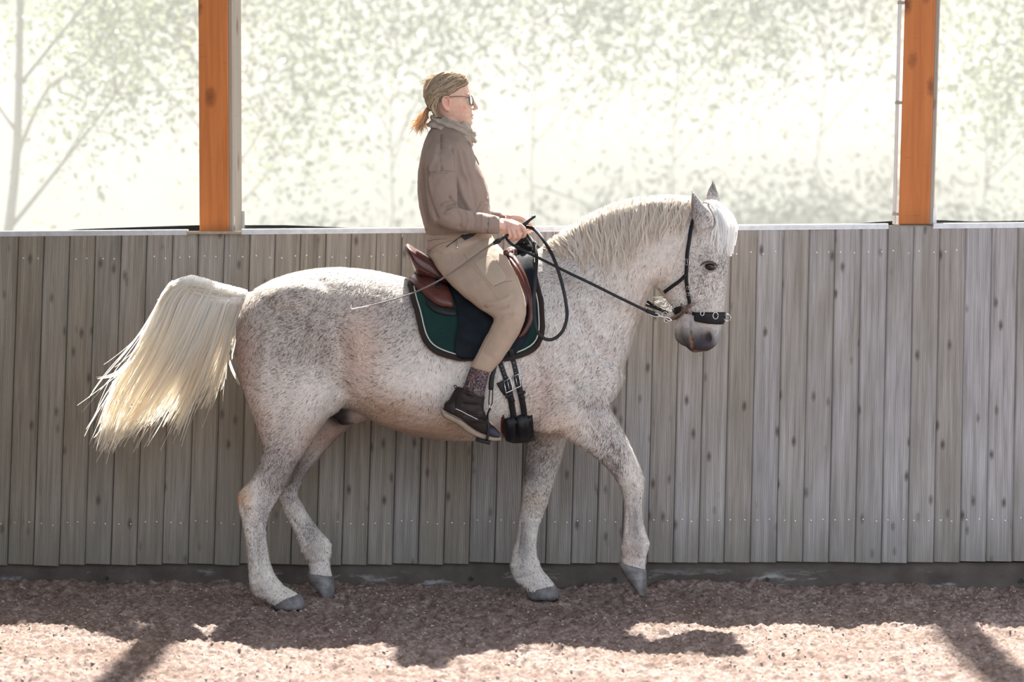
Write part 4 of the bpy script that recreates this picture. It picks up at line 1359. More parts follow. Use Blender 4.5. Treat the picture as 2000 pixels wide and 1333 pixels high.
core = [loft_px(shrink(T_secs, .86), 3, 24), loft_px(shrink(A_secs, .72), 3, 16), loft_px(shrink(FA_secs, .72), 3, 16), loft_px(shrink(B_secs, .86), 3, 24),
        loft_px(shrink(L_secs, .80), 3, 16), mirY(loft_px(shrink(L_secs, .80), 3, 16)),
        tube([P(970, 440, -.182), P(985, 443, -.155)], [.022, .023], 14, 2), tube([P(975, 432, .132), P(1000, 434, .09)], [.021, .022], 14, 2)]
fl = tube([P(945, 700, -.352), P(925, 760, -.352), P(920, 800, -.352), P(955, 840, -.352)], [.034, .030, .034, .028], 12, 3)
core += [fl, mirY(fl)]
pV, pF, pE = remesh([skull] + face + ears + [nk] + core + hn + hf, .0033, 3, .45, -.47)
pN = vnormals(pV, pF)
def face_pt(px, py):
    B = bvh_of(pV, pF); h = B.ray_cast(Vector(CAM), RAY(px, py)); return np.array(h[0]), np.array(h[1])
pB = bvh_of(pV, pF)
def on_face(px, py):
    h = pB.ray_cast(Vector(CAM), RAY(px, py))
    return np.array(h[0])
eye_p = [P(913.5, 195, 0) + (0, s * .031, 0) for s in (-1, 1)]
for s, c in zip((-1, 1), eye_p):
    push(pV, c, (.016, .018, .011), .010, (-.75, -s * .45, 0))
    push(pV, c + np.array([.004, 0, .013]), (.014, .02, .006), .003, (1, 0, 0))
    push(pV, P(925.5, 215.5, 0) + (0, s * .006, 0), (.004, .004, .003), .003, (-.2, 0, 1))
    push(pV, P(874.5, 203, 0) + (0, s * .081, 0), (.008, .01, .016), .006, (0, -s, 0))
    push(pV, P(900, 222, 0) + (0, s * .056, 0), (.024, .02, .018), .003, (0, -s, 0))
    crease(pV, pN, [P(918, 213, 0) + (0, s * .024, 0), P(914, 222, 0) + (0, s * .034, 0), P(914, 232, 0) + (0, s * .033, 0)], .005, -.0014)
    for i in range(4):
        a = P(923.5 - i * 2.2, 227.8 + i * .35, 0) + (0, s * i * .007, 0)
        push(pV, a, (.006, .006, .0026), .0042, (-.9, -s * .3, 0))
push(pV, P(920, 235.5, 0), (.007, .016, .004), .003, (-1, 0, 0))
for dx_, dy_, yc_, s in ((0, 0, -.150, -1), (12, -9, .085, 1)):
    for kx, ky in ((1018, 446), (1010, 452), (1002, 455), (995, 456)):
        c = P(kx - 3 + dx_, ky - 7 + dy_, yc_ + s * .04)
        push(pV, c, (.008, .012, .008), .0022, (0, s, .4))
pN = vnormals(pV, pF)
skinc = np.tile(np.array([.60, .375, .285, 1.0]), (len(pV), 1))
def sz(c, r, rgb, k):
    r = np.asarray(r if hasattr(r, '__len__') else (r, r, r), float)
    w = np.exp(-np.sum(((pV - np.asarray(c)) / r) ** 2, axis=1)) * k
    skinc[:, :3] += (np.array(rgb) - skinc[:, :3]) * w[:, None]
for s in (-1, 1):
    sz(P(903, 213, 0) + (0, s * .05, 0), (.03, .03, .025), (.60, .31, .225), .7)
    sz(P(872, 204, 0) + (0, s * .08, 0), (.02, .02, .03), (.62, .30, .24), .8)
    sz(P(870, 203, 0) + (0, s * .076, 0), (.007, .012, .012), (.36, .15, .11), .7)  # inner ear darkened, relief shade painted into the skin
sz(P(930, 212, 0), (.012, .012, .012), (.58, .27, .22), .7)
sz(P(922.5, 227.5, 0), (.010, .024, .007), (.47, .205, .175), .9)
sz(P(921, 228, 0), (.012, .022, .002), (.20, .08, .07), .8)
sz(P(915, 172, 0), (.02, .05, .03), (.64, .43, .34), .6)
for yc_, dx_, dy_ in ((-.17, 0, 0), (.10, 12, -9)):
    sz(P(1003 + dx_, 456 + dy_, yc_), (.03, .04, .02), (.58, .295, .245), .75)
    sz(P(990 + dx_, 440 + dy_, yc_), (.03, .04, .02), (.62, .38, .31), .6)
def skin_mat():
    m = M('fair_skin', rough=.48, spec=.4)
    at = m.attr('skin')
    n = m.noise(m.coords(), 60, 5)
    c = m.mix(1.0, at.outputs['Color'], m.ramp(n, [(.3, .9), (.7, 1.08)]), 'MULTIPLY')
    m.base(c); m.bump(m.noise(m.coords(), 380, 3), .12, .001)
    m.b.inputs['Subsurface Weight'].default_value = .12
    m.b.inputs['Subsurface Radius'].default_value = (.012, .005, .003)
    return m.m
MAT['skin'] = skin_mat()
person = empty('person', P(900, 545, 0))
tag(person, 'rider in taupe sweatshirt, scarf and beige breeches sitting upright, hands on the reins', 'person')
mobj('body', pV, pF, MAT['skin'], person, attrs={'skin': np.clip(skinc, 0, 1)})
# finger nails are too small to show; eyes behind the glasses
MAT['eye_white'] = simple_noise_mat('eye_white', (.70, .66, .62), (.76, .72, .69), 30, .2, 0)
MAT['iris'] = simple_noise_mat('iris', (.06, .05, .04), (.12, .10, .08), 300, .15, 0)
for s, c in zip((-1, 1), eye_p):
    c = c + np.array([-.0045, -s * -.001, -.001])
    eo = mobj('eye', *ellipsoid(c, .0105, .0115, .0085, 16, 10), MAT['eye_white'], person)
    mobj('iris', *ellipsoid(c + (.0068, s * .0016, 0), .0042, .0052, .0052, 12, 8), MAT['iris'], eo)

# ---- clothes
def cloth_mat(name, c1, c2, weave=900, fold=14, fs=.35, rough=.85):
    m = M(name, c1, rough, 0, .2)
    v = m.coords()
    n = m.noise(v, 9, 5)
    c = m.ramp(n, [(.3, c1), (.7, c2)])
    fine = m.noise(v, weave, 2)
    c = m.mix(1.0, c, m.ramp(fine, [(.3, .92), (.7, 1.06)]), 'MULTIPLY')
    m.base(c)
    b = m.bump(m.noise(m.coords((1, 1, .55), rot=(.3, .5, .2)), fold, 3, .5, .8), fs, .02)
    m.bump(fine, .18, .001, b)
    m.b.inputs['Sheen Weight'].default_value = .04
    return m.m
MAT['sweat'] = cloth_mat('taupe_sweatshirt', (.225, .170, .140), (.265, .203, .170), 700, 11, .25)
MAT['breech'] = cloth_mat('beige_breeches', (.325, .245, .186), (.385, .297, .228), 800, 9, .18)
MAT['patch'] = cloth_mat('smooth_phone_pocket', (.37, .295, .225), (.40, .32, .245), 900, 6, .08)
MAT['scarf'] = cloth_mat('grey_taupe_scarf', (.33, .28, .232), (.415, .36, .302), 500, 26, .35)
MAT['seam'] = simple_noise_mat('seam_thread', (.42, .32, .23), (.48, .37, .27), 90, .8, 0)
MAT['seam_dark'] = simple_noise_mat('dark_seam', (.13, .095, .075), (.16, .12, .095), 90, .8, 0)

sV, sF, sE = remesh([loft_px(T_secs, 4, 40), loft_px(A_secs, 4, 28), loft_px(FA_secs, 4, 28)], .0052, 8, .5, -.5)
sN = vnormals(sV, sF); sB = bvh_of(sV, sF)
def on(B, px, py, off=0.0):
    d = RAY(px, py); h = B.ray_cast(Vector(CAM), d)
    if h[0] is None: return None
    n = h[1] if h[1].dot(d) < 0 else -h[1]
    return np.array(h[0]) + np.array(n) * off, np.array(n)
def on_or(B, px, py, off, Y):
    h = on(B, px, py, off)
    return h if h else (P(px, py, Y), np.array([0, -1.0, 0]))
def fold(V, N, B, pts, width, amt):
    q = [on(B, *p) for p in pts]; q = [k[0] for k in q if k]
    if len(q) > 1: crease(V, N, q, width, amt)
for pts, w, a in [
    ([(834, 330), (836, 360), (842, 395), (852, 425)], .010, -.009), ([(843, 268), (834, 300), (830, 330)], .012, -.005),
    ([(861, 262), (861, 285), (862, 332)], .006, -.005), ([(853, 285), (848, 310), (840, 330)], .010, .005), ([(884, 290), (890, 320), (891, 350), (892, 385)], .009, -.010),
    ([(868, 336), (880, 333), (889, 336)], .004, -.003), ([(832, 340), (845, 337), (862, 335)], .004, -.003),
    ([(880, 385), (888, 398), (893, 404)], .006, -.008), ([(872, 408), (884, 402), (893, 405)], .006, -.008), ([(866, 400), (880, 396), (890, 396)], .007, .006), ([(870, 416), (885, 410), (898, 410)], .006, .005),
    ([(894, 412), (900, 425), (898, 445)], .008, -.005), ([(912, 415), (915, 430), (912, 448)], .008, .004), ([(925, 416), (928, 430), (926, 445)], .006, -.004), ([(940, 420), (942, 436), (940, 452)], .006, .004),
    ([(955, 420), (954, 438), (952, 456)], .004, -.006), ([(966, 424), (965, 455)], .008, .003),
    ([(838, 350), (842, 390), (850, 430), (858, 450)], .010, .006), ([(826, 330), (832, 380), (838, 430)], .009, -.005), ([(822, 360), (830, 410), (840, 450)], .008, .005),
    ([(905, 300), (915, 340), (925, 380), (930, 410)], .012, -.005), ([(895, 350), (905, 385), (915, 405)], .012, .006), ([(930, 340), (945, 370), (952, 400)], .012, -.004), ([(897, 300), (905, 335), (920, 360)], .010, .005),
    ([(832, 448), (870, 455), (905, 452)], .006, -.006), ([(940, 395), (930, 412)], .006, -.006), ([(952, 390), (940, 415)], .006, .005)]:
    fold(sV, sN, sB, pts, w, a * 1.6)
sV += sN * (.0028 * vnoise(sV * (1, 1, .6), 22, 31) + .0014 * vnoise(sV, 55, 32))[:, None]
shirt = mobj('sweatshirt', sV, sF, MAT['sweat'], person)
sB = bvh_of(sV, sF)
def seam(B, pts, r, mat, parent, name='seam', sub=4, off=.001):
    q = [on(B, px, py, off) for px, py in catmull(pts, sub)]
    q = [k[0] for k in q if k]
    if len(q) < 2: return
    return mobj(name, *tube(q, r, 6), mat, parent)
seam(sB, [(832, 342), (845, 336), (866, 333), (889, 335)], .0005, MAT['seam_dark'], shirt)
seam(sB, [(955, 420), (954, 438), (952, 455)], .0012, MAT['seam_dark'], shirt)
seam(sB, [(861, 262), (861, 290), (862, 332)], .0008, MAT['seam_dark'], shirt)
# zip with its tab at the collar
zp = [P(x, y, -.03) for x, y in ((903, 284), (912, 292), (920, 300), (928, 310), (935, 322))]
mobj('zip_flap', *ribbon(zp, [(.3, -.9, .3)] * 5, [.022, .020, .018, .014, .005], .004, 3), MAT['sweat'], shirt)
mobj('zip_teeth', *tube([P(x, y, -.036) for x, y in ((898, 283), (903, 293), (911, 303), (920, 303))], .0018, 6, 4), MAT['seam_dark'], shirt)

bV, bF, bE = remesh([loft_px(B_secs, 4, 40), loft_px(L_secs, 4, 32), mirY(loft_px(L_secs, 4, 32))], .0055, 8, .5, -.5)
bN = vnormals(bV, bF); bB = bvh_of(bV, bF)
for pts, w, a in [([(945, 603), (968, 602), (990, 598)], .008, -.008), ([(963, 622), (980, 618), (1000, 612)], .007, -.006), ([(950, 595), (975, 590), (995, 580)], .008, .005),
                  ([(868, 535), (900, 520), (940, 495), (965, 480)], .012, -.004), ([(836, 492), (860, 480), (890, 472)], .006, -.006), ([(840, 510), (865, 492), (900, 478), (930, 470)], .008, .004),
                  ([(960, 630), (985, 628), (1005, 622)], .008, .004), ([(835, 470), (850, 466), (880, 464)], .005, -.003), ([(945, 690), (960, 700)], .01, -.003), ([(960, 655), (985, 650)], .012, -.003)]:
    fold(bV, bN, bB, pts, w, a)
bV += bN * (.0018 * vnoise(bV, 24, 41) + .0009 * vnoise(bV, 60, 42))[:, None]
breeches = mobj('breeches', bV, bF, MAT['breech'], person)
bB = bvh_of(bV, bF)
seam(bB, [(911, 506), (935, 533), (958, 562), (975, 585), (988, 602), (991, 612)], .0011, MAT['seam'], breeches)
seam(bB, [(991, 612), (980, 628), (962, 650), (948, 675), (936, 700), (930, 718)], .0011, MAT['seam'], breeches)
seam(bB, [(966, 560), (980, 553), (1000, 549)], .0009, MAT['seam_dark'], breeches)
seam(bB, [(991, 613), (1005, 615), (1018, 614)], .0008, MAT['seam'], breeches)
seam(bB, [(912, 505), (906, 498)], .0009, MAT['seam_dark'], breeches)
seam(bB, [(880, 470), (882, 495), (888, 520)], .0008, MAT['seam'], breeches)
seam(bB, [(835, 472), (850, 468), (872, 467)], .0010, MAT['seam_dark'], breeches)
seam(bB, [(836, 493), (852, 480), (875, 472), (894, 468)], .0010, MAT['seam_dark'], breeches)
# smooth pocket patch on the thigh
def patch_on(B, outline, h, off, name, mat, parent, rings=(1.0, .97, .93, .8, .5, .2), n=48, cap=True):
    """a piece lying on a surface: outline in picture pixels, domed by h"""
    o = resample(np.vstack([outline, outline[:1]]), n + 1)[:-1]
    c = o.mean(0)
    R = []
    for k, s in enumerate(rings):
        ring = []
        for q in o:
            p = c + (q - c) * s
            hit = on(B, p[0], p[1], off + h * math.sqrt(max(0, 1 - s * s)) ** .8)
            if hit is None: hit = (P(p[0], p[1], ring[-1][1] if ring else -.2), None)
            ring.append(hit[0])
        R.append(ring)
    low = []
    for q in o:
        hit = on(B, q[0], q[1], -.004); low.append(hit[0] if hit else R[0][len(low)])
    R = np.array([low] + R)
    V, F = rings_mesh(R)
    return mobj(name, V, F, mat, parent)
patch_on(bB, catmull([(927, 514), (950, 500), (957, 500), (970, 515), (985, 535), (988, 543), (984, 548), (966, 558), (958, 555), (940, 533), (927, 514)], 3)[:-1], .001, .0016, 'thigh_pocket', MAT['patch'], breeches)
# open side zip with its puller
MAT['dark_cloth'] = simple_noise_mat('black_lining', (.015, .014, .014), (.03, .028, .027), 60, .7, .2)
seam(bB, [(872, 483), (885, 473), (897, 465), (905, 458)], .0022, MAT['dark_cloth'], breeches, 'pocket_zip')
zp0 = on(bB, 895, 466, .006); zp1 = on(bB, 893, 486, .008)
mobj('zip_puller', *tube([zp0[0], (zp0[0] + zp1[0]) / 2, zp1[0]], [.0016, .0022, .0042], 8, 3), MAT['steel'], breeches)
patch_on(sB if False else bB, np.array([(899, 462), (920, 455), (931, 456), (925, 462), (908, 470)]), .002, .002, 'pocket_lining', MAT['dark_cloth'], breeches)

# ---- scarf wound round the neck
sc = loft_px([(900, 237, 860, 230, .050, 0), (916, 243, 847, 228, .072, 0), (925, 252, 838, 236, .088, 0, 2.3), (928, 266, 839, 250, .096, 0, 2.3), (927, 280, 852, 263, .092, 0, 2.3), (918, 285, 880, 272, .066, 0), (908, 286, 893, 277, .035, 0)], 6, 56)
cV, cF, cE = remesh([sc], .0036, 6)
cN = vnormals(cV, cF)
ppx, ppy = 1000 + cV[:, 0] * 440, 0
q0 = P(855, 228, 0); qd = P(925, 262, 0) - q0; qd /= np.linalg.norm(qd)
perp = np.array([-qd[2], 0, qd[0]])
hh = (cV - q0) @ perp
along = (cV - q0) @ qd
warp = .010 * vnoise(cV, 16, 51) + .006 * vnoise(cV, 38, 52) + .004 * np.sin(along * 40)
w1 = np.sin((hh + warp) * 2 * np.pi / .026)
cV = cV + cN * (np.sign(w1) * np.abs(w1) ** .6 * .0075 + .0036 * np.sin((hh + warp * 1.7) * 2 * np.pi / .0125) + .002 * vnoise(cV, 60, 53))[:, None]
mobj('scarf', cV, cF, MAT['scarf'], person)
mobj('scarf_end', *tube([P(x, y, yy) for x, y, yy in ((896, 276, -.075), (903, 284, -.07), (910, 293, -.055), (916, 300, -.045))], [.012, .013, .010, .004], 10, 5, .5), MAT['scarf'], person)

# ---- sock and boot (near and far)
def sock_mat():
    m = M('speckled_wool_sock', rough=.95, spec=.1)
    v = m.coords()
    vo = m.node('ShaderNodeTexVoronoi', feature='DISTANCE_TO_EDGE'); vo.inputs['Scale'].default_value = 95
    m.link(m.coords((1, 1, .8)), vo.inputs['Vector'])
    n = m.noise(v, 35, 4)
    c = m.ramp(n, [(.35, (.03, .026, .030)), (.55, (.07, .05, .055)), (.7, (.16, .05, .06))])
    line = m.ramp(vo.outputs['Distance'], [(.03, 1), (.09, 0)])
    c = m.mix(m.math('MULTIPLY', line, m.ramp(m.noise(v, 130, 2), [(.42, 0), (.55, .8)])), c, (.30, .27, .27))
    m.base(c); m.bump(vo.outputs['Distance'], .6, .01)
    return m.m
MAT['sock'] = sock_mat()
MAT['boot'] = simple_noise_mat('dark_brown_boot_leather', (.012, .008, .0075), (.022, .015, .0135), 14, .5, .25, 40, dist=.008, spec=.22)
MAT['sole'] = simple_noise_mat('tan_rubber_sole', (.20, .155, .115), (.29, .235, .18), 20, .8, .3, 70)
MAT['toe'] = simple_noise_mat('dark_blue_toe_cap', (.018, .022, .030), (.03, .034, .046), 20, .5, .15, 60, spec=.25)
MAT['piping'] = simple_noise_mat('silver_piping', (.62, .60, .58), (.70, .68, .66), 60, .5, 0)
sock_s = [(956, 722, 921, 712, .036, -.352), (953, 738, 915, 728, .041, -.352), (949, 756, 909, 745, .042, -.352), (945, 778, 902, 764, .043, -.352), (942, 790, 897, 778, .040, -.352)]
BY = -.352
boot_parts = [loft_px([(946, 772, 892, 755, .045, BY), (946, 784, 884, 768, .047, BY), (945, 797, 875, 785, .046, BY), (946, 812, 868, 800, .043, BY)], 4, 28),
              loft_px([(868, 788, 865, 806, .030, BY), (880, 780, 880, 817, .041, BY), (905, 778, 900, 830, .043, BY), (928, 785, 915, 840, .044, BY), (944, 802, 930, 848, .046, BY), (956, 824, 947, 854, .047, BY, 2.4), (968, 836, 963, 858, .043, BY, 2.4), (976, 846, 975, 858, .030, BY)], 4, 28)]
oV, oF, oE = remesh(boot_parts, .0045, 6)
oN = vnormals(oV, oF); oB = bvh_of(oV, oF)
for pts, w, a in [([(888, 765), (915, 775), (945, 785)], .006, -.007), ([(888, 759), (915, 768), (945, 778)], .007, .005), ([(905, 790), (930, 792), (945, 797)], .006, -.006), ([(915, 802), (935, 802), (945, 806)], .006, .006), ([(910, 812), (930, 812), (946, 815)], .006, -.006), ([(920, 822), (938, 822), (950, 826)], .006, .005), ([(889, 770), (888, 800), (889, 815)], .004, -.003), ([(935, 790), (945, 815), (955, 835)], .004, -.003)]:
    fold(oV, oN, oB, pts, w, a)
oB = bvh_of(oV, oF)
sole = loft_px([(861, 794, 861, 807, .024, BY, 3), (867, 799, 866, 815, .042, BY, 3), (882, 807, 880, 823, .048, BY, 3), (899, 815, 895, 831, .048, BY, 3), (914, 827, 908, 842, .049, BY, 3), (930, 838, 925, 852, .051, BY, 3), (947, 846, 944, 859, .052, BY, 3), (965, 852, 963, 862, .048, BY, 3), (979, 854, 978, 861, .026, BY, 3)], 4, 24)
for side, nm in ((-1, 'near'), (1, 'far')):
    f = (lambda x: x) if side < 0 else mirY
    mobj('sock', *f(loft_px(sock_s, 4, 28)), MAT['sock'], person)
    bo = mobj('boot', *f((oV, oF)), MAT['boot'], person)
    mobj('boot_sole', *f(sole), MAT['sole'], bo)
    q = [on(oB, x, y, .001)[0] for x, y in catmull([(890, 799), (900, 803), (915, 811), (933, 820)], 4)]
    mobj('piping', *f(tube(q, .0016, 6)), MAT['piping'], bo)
    sl = [P(x, y, BY - w_) for x, y, w_ in ((863, 802, .020), (872, 807, .045), (888, 815, .0505), (904, 823, .0505), (919, 834, .0515), (935, 844, .0535), (952, 850, .053), (970, 855, .045))]
    mobj('sole_groove', *f(tube(sl, .0011, 6, 4)), MAT['boot'], bo)
    lp = [P(891, 762, BY), P(888, 757, BY), P(887, 754, BY), P(890, 753, BY), P(892, 757, BY), P(891, 763, BY)]
    mobj('pull_tab', *f(tube(lp, .0022, 6, 3)), MAT['boot'], bo)
    q = [on(oB, x, y, .001) for x, y in catmull([(951, 828), (949, 838), (950, 850)], 3)]
    toe_o = np.array([(957, 836), (966, 838), (974, 846), (976, 853), (966, 855), (954, 851), (955, 843)])
    if side < 0: patch_on(oB, toe_o, .001, .0016, 'toe_cap', MAT['toe'], bo)

# ---- hair
MAT['hair'] = hair_mat('dark_blond_hair', (.86, .68, .49), (.95, .80, .58), .5)
cap = loft_px([(880, 139, 858, 140, .016, 0), (900, 144, 843, 146, .048, 0), (914, 154, 832, 157, .069, 0), (913, 166, 827, 170, .079, 0), (903, 178, 826, 184, .082, 0), (884, 188, 829, 194, .081, 0), (866, 196, 833, 203, .075, 0), (861, 207, 839, 212, .066, 0), (860, 219, 846, 222, .056, 0), (860, 231, 853, 232, .035, 0)], 4, 32)
kV, kF, kE = remesh([cap], .0042, 5)
kN = vnormals(kV, kF)
kV = kV + kN * (.0030 * vnoise(kV * (1, 1, 2), 34, 61))[:, None]
capA = np.tile(np.array([.55, .52, .48, .2]), (len(kV), 1))
hairo = mobj('hair', kV, kF, MAT['hair'], person, attrs={'strand': capA})
kB = bvh_of(kV, kF)
def lay(pts3, lo=.001, hi=.006):
    out = []
    e = rng.uniform(lo, hi)
    for q in pts3:
        h = kB.find_nearest(Vector(q)); n = np.array(h[1]); p = np.array(h[0])
        out.append(p + n * e)
    return np.array(out)
gather = P(839, 211, 0)
locks = []
GH = [[(914, 163), (896, 176), (872, 190), (852, 203)], [(908, 156), (884, 170), (860, 186), (845, 202)], [(898, 150), (868, 162), (846, 180), (838, 200)], [(884, 146), (856, 154), (836, 176), (833, 200)], [(905, 180), (888, 188), (866, 194), (850, 206)], [(868, 145), (846, 152), (830, 175), (832, 200)]]
for k in range(620):
    s = rng.choice((-1, 1), p=(.62, .38))
    u = rng.random() * (len(GH) - 1.001); i = int(u); f = u - i
    g = np.array(GH[i]) * (1 - f) + np.array(GH[i + 1]) * f
    lat = [.02 + .05 * rng.random(), .055 + .03 * rng.random(), .065, .04]
    pts = [P(x + rng.normal() * 2, y + rng.normal() * 2, 0) + (0, s * l, 0) for (x, y), l in zip(g, lat)]
    c = resample(catmull(pts, 4), 11)
    c = lay(c)
    c = np.vstack([c, gather + (0, s * .008, 0) + rng.normal(size=3) * .003])
    c += np.sin(np.linspace(0, 9, 12) + k)[:, None] * rng.normal(size=3) * .0012
    locks.append(resample(catmull(c, 2), 14))
for k in range(40):                      # loose locks behind the ear and down the nape
    x0 = 858 + rng.normal() * 4; s = rng.choice((-1, 1), p=(.7, .3))
    pts = [P(x0, 186, s * .08), P(x0 - 4, 198, s * .083), P(x0 - 8 + rng.normal() * 3, 212, s * .078), P(856 + rng.normal() * 5, 229, s * .06)]
    locks.append(resample(catmull(pts, 4), 12))
for k in range(70):                      # fly-away hairs on the crown
    a = rng.uniform(835, 915); s = rng.uniform(-.03, .03)
    y0 = np.interp(a, [830, 850, 880, 915], [170, 150, 146, 160])
    locks.append(resample(catmull([P(a, y0 + 3, s), P(a - 6, y0 - 1 + rng.normal(), s), P(a - 14 + rng.normal() * 4, y0 + rng.normal() * 4 + 3, s)], 4), 8))
V, F, A = strands_mesh(locks, .0014, .4, (.36, 1.0), False)
mobj('hair_locks', V, F, MAT['hair'], hairo, attrs={'strand': A})
pony = []
for k in range(260):
    s = rng.normal() * .013
    ex, ey = 819 + rng.normal() * 8, 249 + rng.normal() * 7
    if rng.random() < .15: ex -= rng.uniform(4, 14)
    pts = [gather + rng.normal(size=3) * .003, P(832 + rng.normal() * 2, 218 + rng.normal() * 2, s), P(825 + rng.normal() * 5, 231 + rng.normal() * 3, s * 1.7), P(ex, ey, s * 1.8)]
    pony.append(resample(catmull(pts, 4), 10))
V, F, A = strands_mesh(pony, .0012, .35, (.6, 1.0), False)
A[:, :3] *= (1.1, .95, .8)
mobj('ponytail', V, F, MAT['hair'], hairo, attrs={'strand': A})
t = np.linspace(0, 2 * np.pi, 14)
ax = np.array(P(830, 222, 0) - gather); ax /= np.linalg.norm(ax); u = np.array([0, 1, 0.]); v = np.cross(ax, u)
mobj('hair_tie', *tube([gather + ax * .008 + .010 * (math.cos(a) * u + math.sin(a) * v) for a in t], .003, 8), MAT['dark_cloth'], hairo)

# ---- glasses
gl_root = person
MAT['frame'] = simple_noise_mat('dark_glasses_frame', (.03, .028, .03), (.06, .055, .055), 50, .35, 0)
mg = M('tinted_lens', (.55, .58, .56), .05); mg.b.inputs['Transmission Weight'].default_value = .75; mg.b.inputs['IOR'].default_value = 1.1
MAT['lens'] = mg.m
glasses = mobj('glasses_bridge', *tube([P(923, 193, -.008), P(926.5, 191.5, 0), P(923, 193, .008)], .0014, 8, 4), MAT['frame'], person)
for s in (-1, 1):
    c = P(920.5, 197, 0) + (0, s * .031, 0)
    uax = np.array([-math.sin(.30), s * math.cos(.30), 0]); vax = np.array([-.08, 0, 1.0])
    tt = np.linspace(0, 2 * np.pi, 29)
    rim = [c + .0235 * np.sign(math.cos(a)) * abs(math.cos(a)) ** .8 * uax + .0215 * np.sign(math.sin(a)) * abs(math.sin(a)) ** .8 * vax for a in tt]
    mobj('glasses_rim', *tube(rim, .0016, 8), MAT['frame'], glasses)
    R = np.array([[c + (p - c) * k + np.array([.0008, 0, 0]) for p in rim[:-1]] for k in (.97, .6, .2)])
    Rb = np.array([[c + (p - c) * k - np.array([.0008, 0, 0]) for p in rim[:-1]] for k in (.97, .6, .2)])
    V, F = rings_mesh(np.concatenate([Rb[::-1], R]))
    mobj('glasses_lens', V, F, MAT['lens'], glasses)
    hinge = c + .024 * uax + .010 * vax
    mobj('glasses_temple', *tube([hinge, P(905, 190, 0) + (0, s * .075, 0), P(885, 190.5, 0) + (0, s * .080, 0), P(872, 193, 0) + (0, s * .083, 0)], .0016, 8, 4), MAT['frame'], glasses)
# ================================================================== tack
def leather(name, c1, c2, rough=.38, bump=.15, bs=120, spec=.28):
    m = M(name, c1, rough, 0, spec)
    v = m.coords()
    m.base(m.ramp(m.noise(v, 12, 5), [(.3, c1), (.7, c2)]))
    m.rough(m.ramp(m.noise(v, 20, 4), [(.3, rough * .8), (.7, rough * 1.25)]))
    m.bump(m.noise(v, bs, 4), bump, .002)
    return m.m
MAT['maroon'] = leather('oxblood_leather', (.055, .017, .014), (.098, .032, .025), .30, spec=.4)
MAT['blackl'] = leather('black_leather', (.008, .008, .009), (.018, .018, .020), .42, spec=.2)
MAT['flap'] = leather('blue_black_flap_leather', (.006, .008, .011), (.011, .015, .021), .62, spec=.08)
MAT['pad'] = cloth_mat('dark_green_saddle_cloth', (.004, .023, .020), (.006, .032, .027), 600, 20, .2)
MAT['binding'] = cloth_mat('dark_brown_binding', (.020, .013, .012), (.030, .020, .018), 600, 30, .1)
MAT['cord'] = simple_noise_mat('cream_cord', (.46, .43, .37), (.56, .52, .46), 200, .8, .3, 300)
MAT['bronze'] = simple_noise_mat('brushed_bronze_plate', (.16, .12, .10), (.22, .17, .145), 60, .42, .05, 200, metal=.7)

def solid_sheet(Go, Gi):
    """closed shell from outer and inner grids of points"""
    n, m, _ = Go.shape
    V = np.vstack([Go.reshape(-1, 3), Gi.reshape(-1, 3)])
    F = []
    o = n * m
    for i in range(n - 1):
        for j in range(m - 1):
            a = i * m + j
            F.append((a, a + 1, a + m + 1, a + m)); F.append((o + a, o + a + m, o + a + m + 1, o + a + 1))
    for i in range(n - 1):
        for j in (0, m - 1):
            a = i * m + j; F.append((a, a + m, o + a + m, o + a))
    for j in range(m - 1):
        for i in (0, n - 1):
            a = i * m + j; F.append((a, a + 1, o + a + 1, o + a))
    return V, F

# ---- saddle pad hung over the back
def xl(py): return np.interp(py, [540, 560, 590, 620, 650, 668, 682, 692, 700, 705], [800, 804, 810, 816, 823, 830, 842, 858, 885, 915])
def xr(py): return np.interp(py, [480, 520, 560, 600, 640, 660, 676, 688, 696, 703], [1043, 1049, 1053, 1057, 1059, 1056, 1048, 1033, 1012, 985])
def down(X, Y):
    h = hB.ray_cast(Vector((X, Y, 3.0)), Vector((0, 0, -1)))
    return np.array(h[0]), np.array(h[1])
nu, ncol = 44, []
for i in range(nu):
    u = i / (nu - 1)
    Xt = P(np.interp(u, [0, 1], [801, 1043]), 540, 0)[0]
    pts = []
    for y in (0, -.03, -.06, -.09, -.12, -.145):
        p, n = down(Xt, y)
        pts.append((p, n))
    p0 = pts[-1][0]
    # continue downwards along the flank as seen from the side
    q = Vector(p0) - Vector(CAM)
    fy = q.y * CP - q.z * SP; py0 = 666.5 - FPX * ((q.y * SP + q.z * CP) / fy)
    # bottom of this column
    yb = 702.0
    for v in np.linspace(0, 1, 26)[1:]:
        py = py0 + (yb - py0) * v
        tgt = xl(py) + (xr(py) - xl(py)) * u
        xt = np.interp(u, [0, 1], [801, 1043])
        k = min(1, v * 3)
        px = xt * (1 - k) + tgt * k
        h = on_horse(px, py)
        if h is None: h = pts[-1]
        pts.append(h)
    ncol.append(pts)
def pad_grid(off):
    g = np.array([[p + n * off for p, n in c] for c in ncol])
    for c in range(3):                                  # even out the projection
        for _ in range(2):
            g[1:-1, :, c] = (g[:-2, :, c] + g[1:-1, :, c] * 2 + g[2:, :, c]) / 4
    far = g[:, 1:][:, ::-1].copy(); far[:, :, 1] *= -1
    return np.concatenate([far, g], axis=1)
pad = empty('saddle_pad', P(930, 560, 0))
tag(pad, 'dark green saddle cloth with cream cord and brown binding under the saddle', 'saddle pad')
Go, Gi = pad_grid(.016), pad_grid(.003)
mobj('cloth', *solid_sheet(Go, Gi), MAT['pad'], pad)
nearG = pad_grid(.017)
mid = nearG.shape[1] // 2
edge = np.vstack([nearG[0, mid + 4:], nearG[1:-1, -1], nearG[-1, mid + 4:][::-1]])
